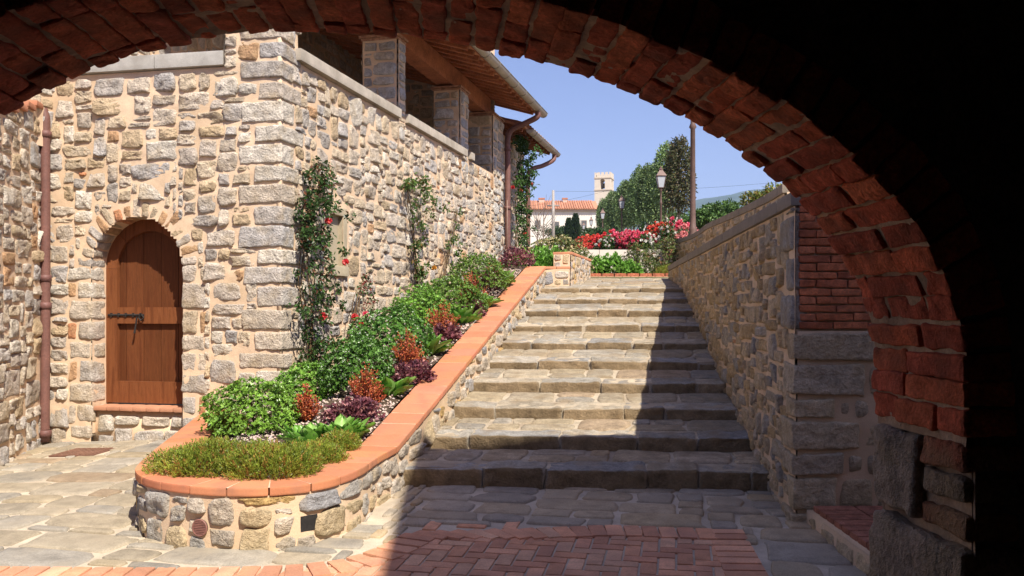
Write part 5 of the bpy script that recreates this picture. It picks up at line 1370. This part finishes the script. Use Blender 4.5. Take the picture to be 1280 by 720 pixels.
# backdrop trees on the right
def broadtree(lab, c, rad, n, pal, sd, leaf=.22, name='broadleaf_tree', nl=16):
    t = thing(name, lab, 'tree', c); rg = np.random.default_rng(sd); mb = MB(); tr = MB(); o = np.array(c, float); H = rad[2] * 2.3
    tube(tr, [o, o + (0.05, 0, H * .25), o + (0, .1, H * .55)], [.16, .12, .06], 8, (.16, .12, .09))
    for k in range(nl):
        d = rdir(1, rg)[0]; d[2] = abs(d[2]) * .9 - .15; ce = o + np.array([0, 0, H * .56]) + d * np.array(rad) * rg.uniform(.45, .85)
        tube(tr, [o + (0, 0, H * .3), (o + (0, 0, H * .4) + ce) / 2, ce], [.05, .03, .01], 5, (.16, .12, .09))
        m_ = n // nl; q, dd = shell(m_, np.array(rad) * rg.uniform(.26, .42) * np.array([1, 1, .6]), rg, .4, sd + k, up=-.8, inner=.2); q = q + ce
        leaves(mb, q, unit(dd + rdir(len(q), rg)), unit(dd + np.array([0, 0, 1.]) + rdir(len(q), rg) * .5), leaf * rg.uniform(.6, 1.2, len(q)), leaf * .5, pick(pal, len(q), rg, .25) * rg.uniform(.8, 1.2))
    mb.build('crown', M['leaf'], t); tr.build('trunk', M['bark'], t, smooth=True)
GA = [((.09,.17,.04),3),((.12,.21,.055),2),((.06,.12,.03),1.5)]
broadtree('feathery bright green tree right of the tall brown post', (P(898, 300, 40)[0], 40, sg(40)), (1.5, 1.4, 1.36), 5200, GA, 301)
broadtree('low green tree just behind the tall brown post', (P(872, 300, 42)[0], 42, sg(42)), (1.1, 1.1, 1.05), 3000, GA, 302)
broadtree('green tree seen between avenue trunks and the brown post', (P(838, 300, 46)[0], 46, sg(46)), (1.5, 1.4, 1.25), 3000, GA, 303)
broadtree('wide green tree at the right over the upper wall', (P(935, 300, 44)[0], 44, sg(44)), (1.4, 1.3, .78), 3000, GA, 305)
broadtree('yellow green bush beyond the upper wall next to the arch', (P(962, 300, 26)[0], 26, sg(26)), (1.0, .9, 1.18), 4200, [((.22,.22,.04),2),((.15,.20,.05),2),((.30,.20,.06),.8)], 304, leaf=.13, name='yellow_bush')
for lab, px, d, rad, sd in (('dark hedge-like bush closing the far end of the avenue', 700, 100, (4.5, 2, 1.6), 310), ('bush under the avenue trees left part', 752, 62, (2.0, 1.5, 1.0), 311), ('bush under the avenue trees near the roses', 800, 48, (1.8, 1.2, .7), 312)):
    broadtree(lab, (P(px, 300, d)[0], d, sg(d)), rad, 2600, [((.045,.085,.03),3),((.065,.115,.035),2)], sd, leaf=.28, name='bush')

# ------------------------------------------------------------------ far buildings
fb = thing('white_building', 'long white building with red tiled roof far behind the steps', 'building', (8, 130, sg(130)))
WX0, WX1, WY = P(560, 0, 130)[0], P(745, 0, 130)[0], 130
zt_ = EYE + (385 - 263.5) / F * 130; zr_ = EYE + (385 - 251) / F * 134
mb = MB(); wbox(mb, WX0, WX1, WY, WY + 10, sg(130) - 3, zt_, (.66, .62, .55)); wbox(mb, WX0 - .1, WX1 + .1, WY - .25, WY + .1, zt_ - .1, zt_ + .25, (.5, .42, .36)); mb.build('wall', M['plaster'], fb)
mb = MB(); mb.add([(WX0 - .4, WY - .6, zt_ + .2), (WX1 + .4, WY - .6, zt_ + .2), (WX1 + .4, WY + 5, zr_ + .1), (WX0 - .4, WY + 5, zr_ + .1), (WX1 + .4, WY + 10.6, zt_ + .2), (WX0 - .4, WY + 10.6, zt_ + .2)], np.array([[0, 1, 2, 3], [3, 2, 4, 5]]), (.52, .25, .15))
x = WX0
while x < WX1:
    tube(mb, [(x, WY - .65, zt_ + .25), (x, WY + 5, zr_ + .13)], .13, 5, np.array((.53, .26, .16)) * rng.uniform(.8, 1.15)); x += .36
rf = mb.build('roof', M['terracotta'], fb)
for px, w in ((677, .8), (706, .7)):
    mb = MB(); c = P(px, 0, 134); wbox(mb, c[0] - w / 2, c[0] + w / 2, 133.6, 134.4, zr_ - .6, zr_ + .25, (.55, .4, .32)); wbox(mb, c[0] - w / 2 - .1, c[0] + w / 2 + .1, 133.5, 134.5, zr_ + .25, zr_ + .4, (.45, .2, .12)); mb.build('chimney', M['plaster'], rf)
for px, py, w, h in ((695, 284, .9, 1.6), (652, 282, .9, 1.4), (730, 281, .8, 1.3), (672, 281, .8, 1.3)):
    c = P(px, py, 129.98); mb = MB(); wbox(mb, c[0] - w / 2 - .12, c[0] + w / 2 + .12, WY - .06, WY + .05, c[2] - h / 2 - .12, c[2] + h / 2 + .12, (.55, .5, .43)); w_ = mb.build('window', M['plaster'], fb)
    mb = MB(); wbox(mb, c[0] - w / 2, c[0] + w / 2, WY - .08, WY + .04, c[2] - h / 2, c[2] + h / 2, (.10, .10, .10)); mb.build('pane', M['metal'], w_)
# church tower
tw = thing('bell_tower', 'pale square bell tower with battlements rising behind the avenue trees', 'tower', (17, 152, sg(152)))
ang = math.radians(-18); tax = np.array([[math.cos(ang), -math.sin(ang) * -1 * -1, 0], [math.sin(ang), math.cos(ang), 0], [0, 0, 1]]); tax[0] = [math.cos(ang), math.sin(ang), 0]; tax[1] = [-math.sin(ang), math.cos(ang), 0]
tc = P(755.2, 300, 152); hw = 1.42; ztop = EYE + (385 - 222) / F * 152
def tb(mb, x0, x1, y0, y1, z0, z1, col): boxm(mb, np.array([tc[0], 152, 0]) + tax[0] * (x0 + x1) / 2 + tax[1] * (y0 + y1) / 2 + np.array([0, 0, (z0 + z1) / 2]), tax, ((x1 - x0) / 2, (y1 - y0) / 2, (z1 - z0) / 2), col)
TC = (.62, .55, .45); mb = MB(); zb0 = EYE + (385 - 238.5) / F * 152; zb1 = EYE + (385 - 225) / F * 152
tb(mb, -hw, hw, -hw, hw, sg(152) - 2, zb0, TC)
ow = .42     # belfry stage: four corner piers and heads leave open arches
for sx in (-1, 1):
    for sy in (-1, 1):
        x0, x1 = sorted((sx * hw, sx * ow)); y0, y1 = sorted((sy * hw, sy * ow)); tb(mb, x0, x1, y0, y1, zb0, zb1, TC)
tb(mb, -hw, hw, -hw, hw, zb1 + .002, ztop, TC)
for z in (zb0 - .02, ztop - .25): tb(mb, -hw - .09, hw + .09, -hw - .09, hw + .09, z - .1, z + .12, (.52, .45, .36))
for sgn in (-1, 1):
    th = np.linspace(0, math.pi, 9)
    for axk in (0, 1):
        poly = [(-ow, zb1)] + [(-ow * math.cos(t), zb1 - .42 + ow * math.sin(t)) for t in th] + [(ow, zb1)]
        def mpf(u, v, c, axk=axk, sgn=sgn):
            o = np.array([tc[0], 152, 0]); a, b = (tax[0], tax[1]) if axk == 0 else (tax[1], tax[0])
            return o + np.outer(u, a) + np.outer(c * sgn, b) + np.stack([0 * v, 0 * v, v], -1)
        l = poly[:6] + [(0, zb1)]; r = [(0, zb1)] + poly[5:]
        for pg in (l, r): prism(mb, pg, mpf, hw - .35, hw - .004, TC)
mb.build('shaft', M['plaster'], tw)
mb = MB()
for k in range(4):
    for q in range(5):
        o = -hw + .02 + q * (2 * hw - .04) / 4.0
        a = (o - .22, o + .22); a = (max(a[0], -hw), min(a[1], hw))
        if k == 0: tb(mb, a[0], a[1], -hw, -hw + .3, ztop, ztop + .75, TC)
        if k == 1: tb(mb, a[0], a[1], hw - .3, hw, ztop, ztop + .75, TC)
        if k == 2 and 0 < q < 4: tb(mb, -hw, -hw + .3, a[0], a[1], ztop, ztop + .75, TC)
        if k == 3 and 0 < q < 4: tb(mb, hw - .3, hw, a[0], a[1], ztop, ztop + .75, TC)
mb.build('battlements', M['plaster'], tw)
mb = MB(); lathe(mb, (tc[0], 152, zb0 + .5), [(.42, 0), (.4, .1), (.3, .4), (.22, .7), (.1, .8), (0, .82)], 12, (.10, .085, .05)); mb.build('bell', M['metal'], tw, smooth=True)
# white fence posts / bollards under the trees
for i, px in enumerate((741, 747, 753, 759, 765, 771)):
    d = 52; mb = MB(); c = P(px, 300, d); zz = sg(d); wbox(mb, c[0] - .10, c[0] + .10, d - .1, d + .1, zz - .1, zz + 1.05, (.7, .67, .6)); wbox(mb, c[0] - .13, c[0] + .13, d - .13, d + .13, zz + 1.051, zz + 1.12, (.66, .62, .55))
    tag(mb.build('white_post', M['plaster']), f'white square post under the avenue trees, {ordn[i]} counted from the left' if i else 'leftmost white square post under the avenue trees', 'post', 'white posts under the avenue trees')
# hills
mb = MB(); us = np.linspace(-3000, 3000, 120); vs = np.linspace(0, 1, 16)
def hm(u, v):
    y = 2300 + v * 2200; h = (400 + 125 * np.exp(-((u - 1250) / 520) ** 2) + 45 * fbm(np.stack([u * .0035, v * 3, u * 0], -1), 7, 5))
    return np.stack([u, y, 10 + h * np.sin(np.clip(v * 1.25, 0, 1) * math.pi / 2)], -1)
p_, f_ = grid(hm, us, vs); mb.add(p_, f_); tag(mb.build('hills', M['hill'], smooth=True), kind='structure')

# ------------------------------------------------------------------ summer haze
HAZE = 1.5e-4
mb = MB(); wbox(mb, -4600, 4600, -60, 4650, -8, 620); hzm = bpy.data.materials.new('haze_air'); hzm.use_nodes = True; nt = hzm.node_tree
nt.nodes.remove(nt.nodes['Principled BSDF']); pv = nt.nodes.new('ShaderNodeVolumePrincipled'); pv.inputs['Density'].default_value = HAZE; pv.inputs['Color'].default_value = (.50, .68, 1.0, 1); pv.inputs['Anisotropy'].default_value = .0
nt.links.new(pv.outputs[0], nt.nodes['Material Output'].inputs['Volume'])
tag(mb.build('haze', hzm), kind='stuff')
# ------------------------------------------------------------------ light, sky, camera
EL = math.radians(49.8); hxs, hys = .521, -.8535
sunv = Vector((hxs * math.cos(EL), hys * math.cos(EL), math.sin(EL)))
sl = bpy.data.lights.new('sun', 'SUN'); sl.energy = 3.85; sl.angle = math.radians(.53); sl.color = (1, .93, .815)
so = bpy.data.objects.new('sun', sl); COL.objects.link(so); so.rotation_euler = sunv.to_track_quat('Z', 'Y').to_euler()
wd = bpy.data.worlds.new('World'); SC.world = wd; wd.use_nodes = True; nt = wd.node_tree
sky = nt.nodes.new('ShaderNodeTexSky'); sky.sky_type = 'NISHITA'; sky.sun_disc = False; sky.sun_elevation = EL
sky.sun_rotation = math.atan2(hxs, hys); sky.air_density = 1.0; sky.dust_density = 1.2; sky.ozone_density = 5.0; sky.altitude = 200
tn = nt.nodes.new('ShaderNodeVectorMath'); tn.operation = 'MULTIPLY'; tn.inputs[1].default_value = (1.10, .89, .98); nt.links.new(sky.outputs[0], tn.inputs[0])
nt.links.new(tn.outputs[0], nt.nodes['Background'].inputs['Color']); nt.nodes['Background'].inputs['Strength'].default_value = .083
cd = bpy.data.cameras.new('camera'); cd.sensor_width = 36; cd.lens = F * 36 / 1280; cd.shift_y = (HZ - 360) / 1280; cd.clip_start = .05; cd.clip_end = 20000
co = bpy.data.objects.new('camera', cd); COL.objects.link(co); co.location = (0, 0, EYE); co.rotation_euler = (math.pi / 2, 0, 0); SC.camera = co
SC.view_settings.view_transform = 'Standard'; SC.view_settings.look = 'None'; SC.view_settings.gamma = 1; SC.view_settings.exposure = 1.07
SC.render.engine = 'CYCLES'; SC.cycles.use_denoising = True; SC.cycles.max_bounces = 8; SC.cycles.diffuse_bounces = 5
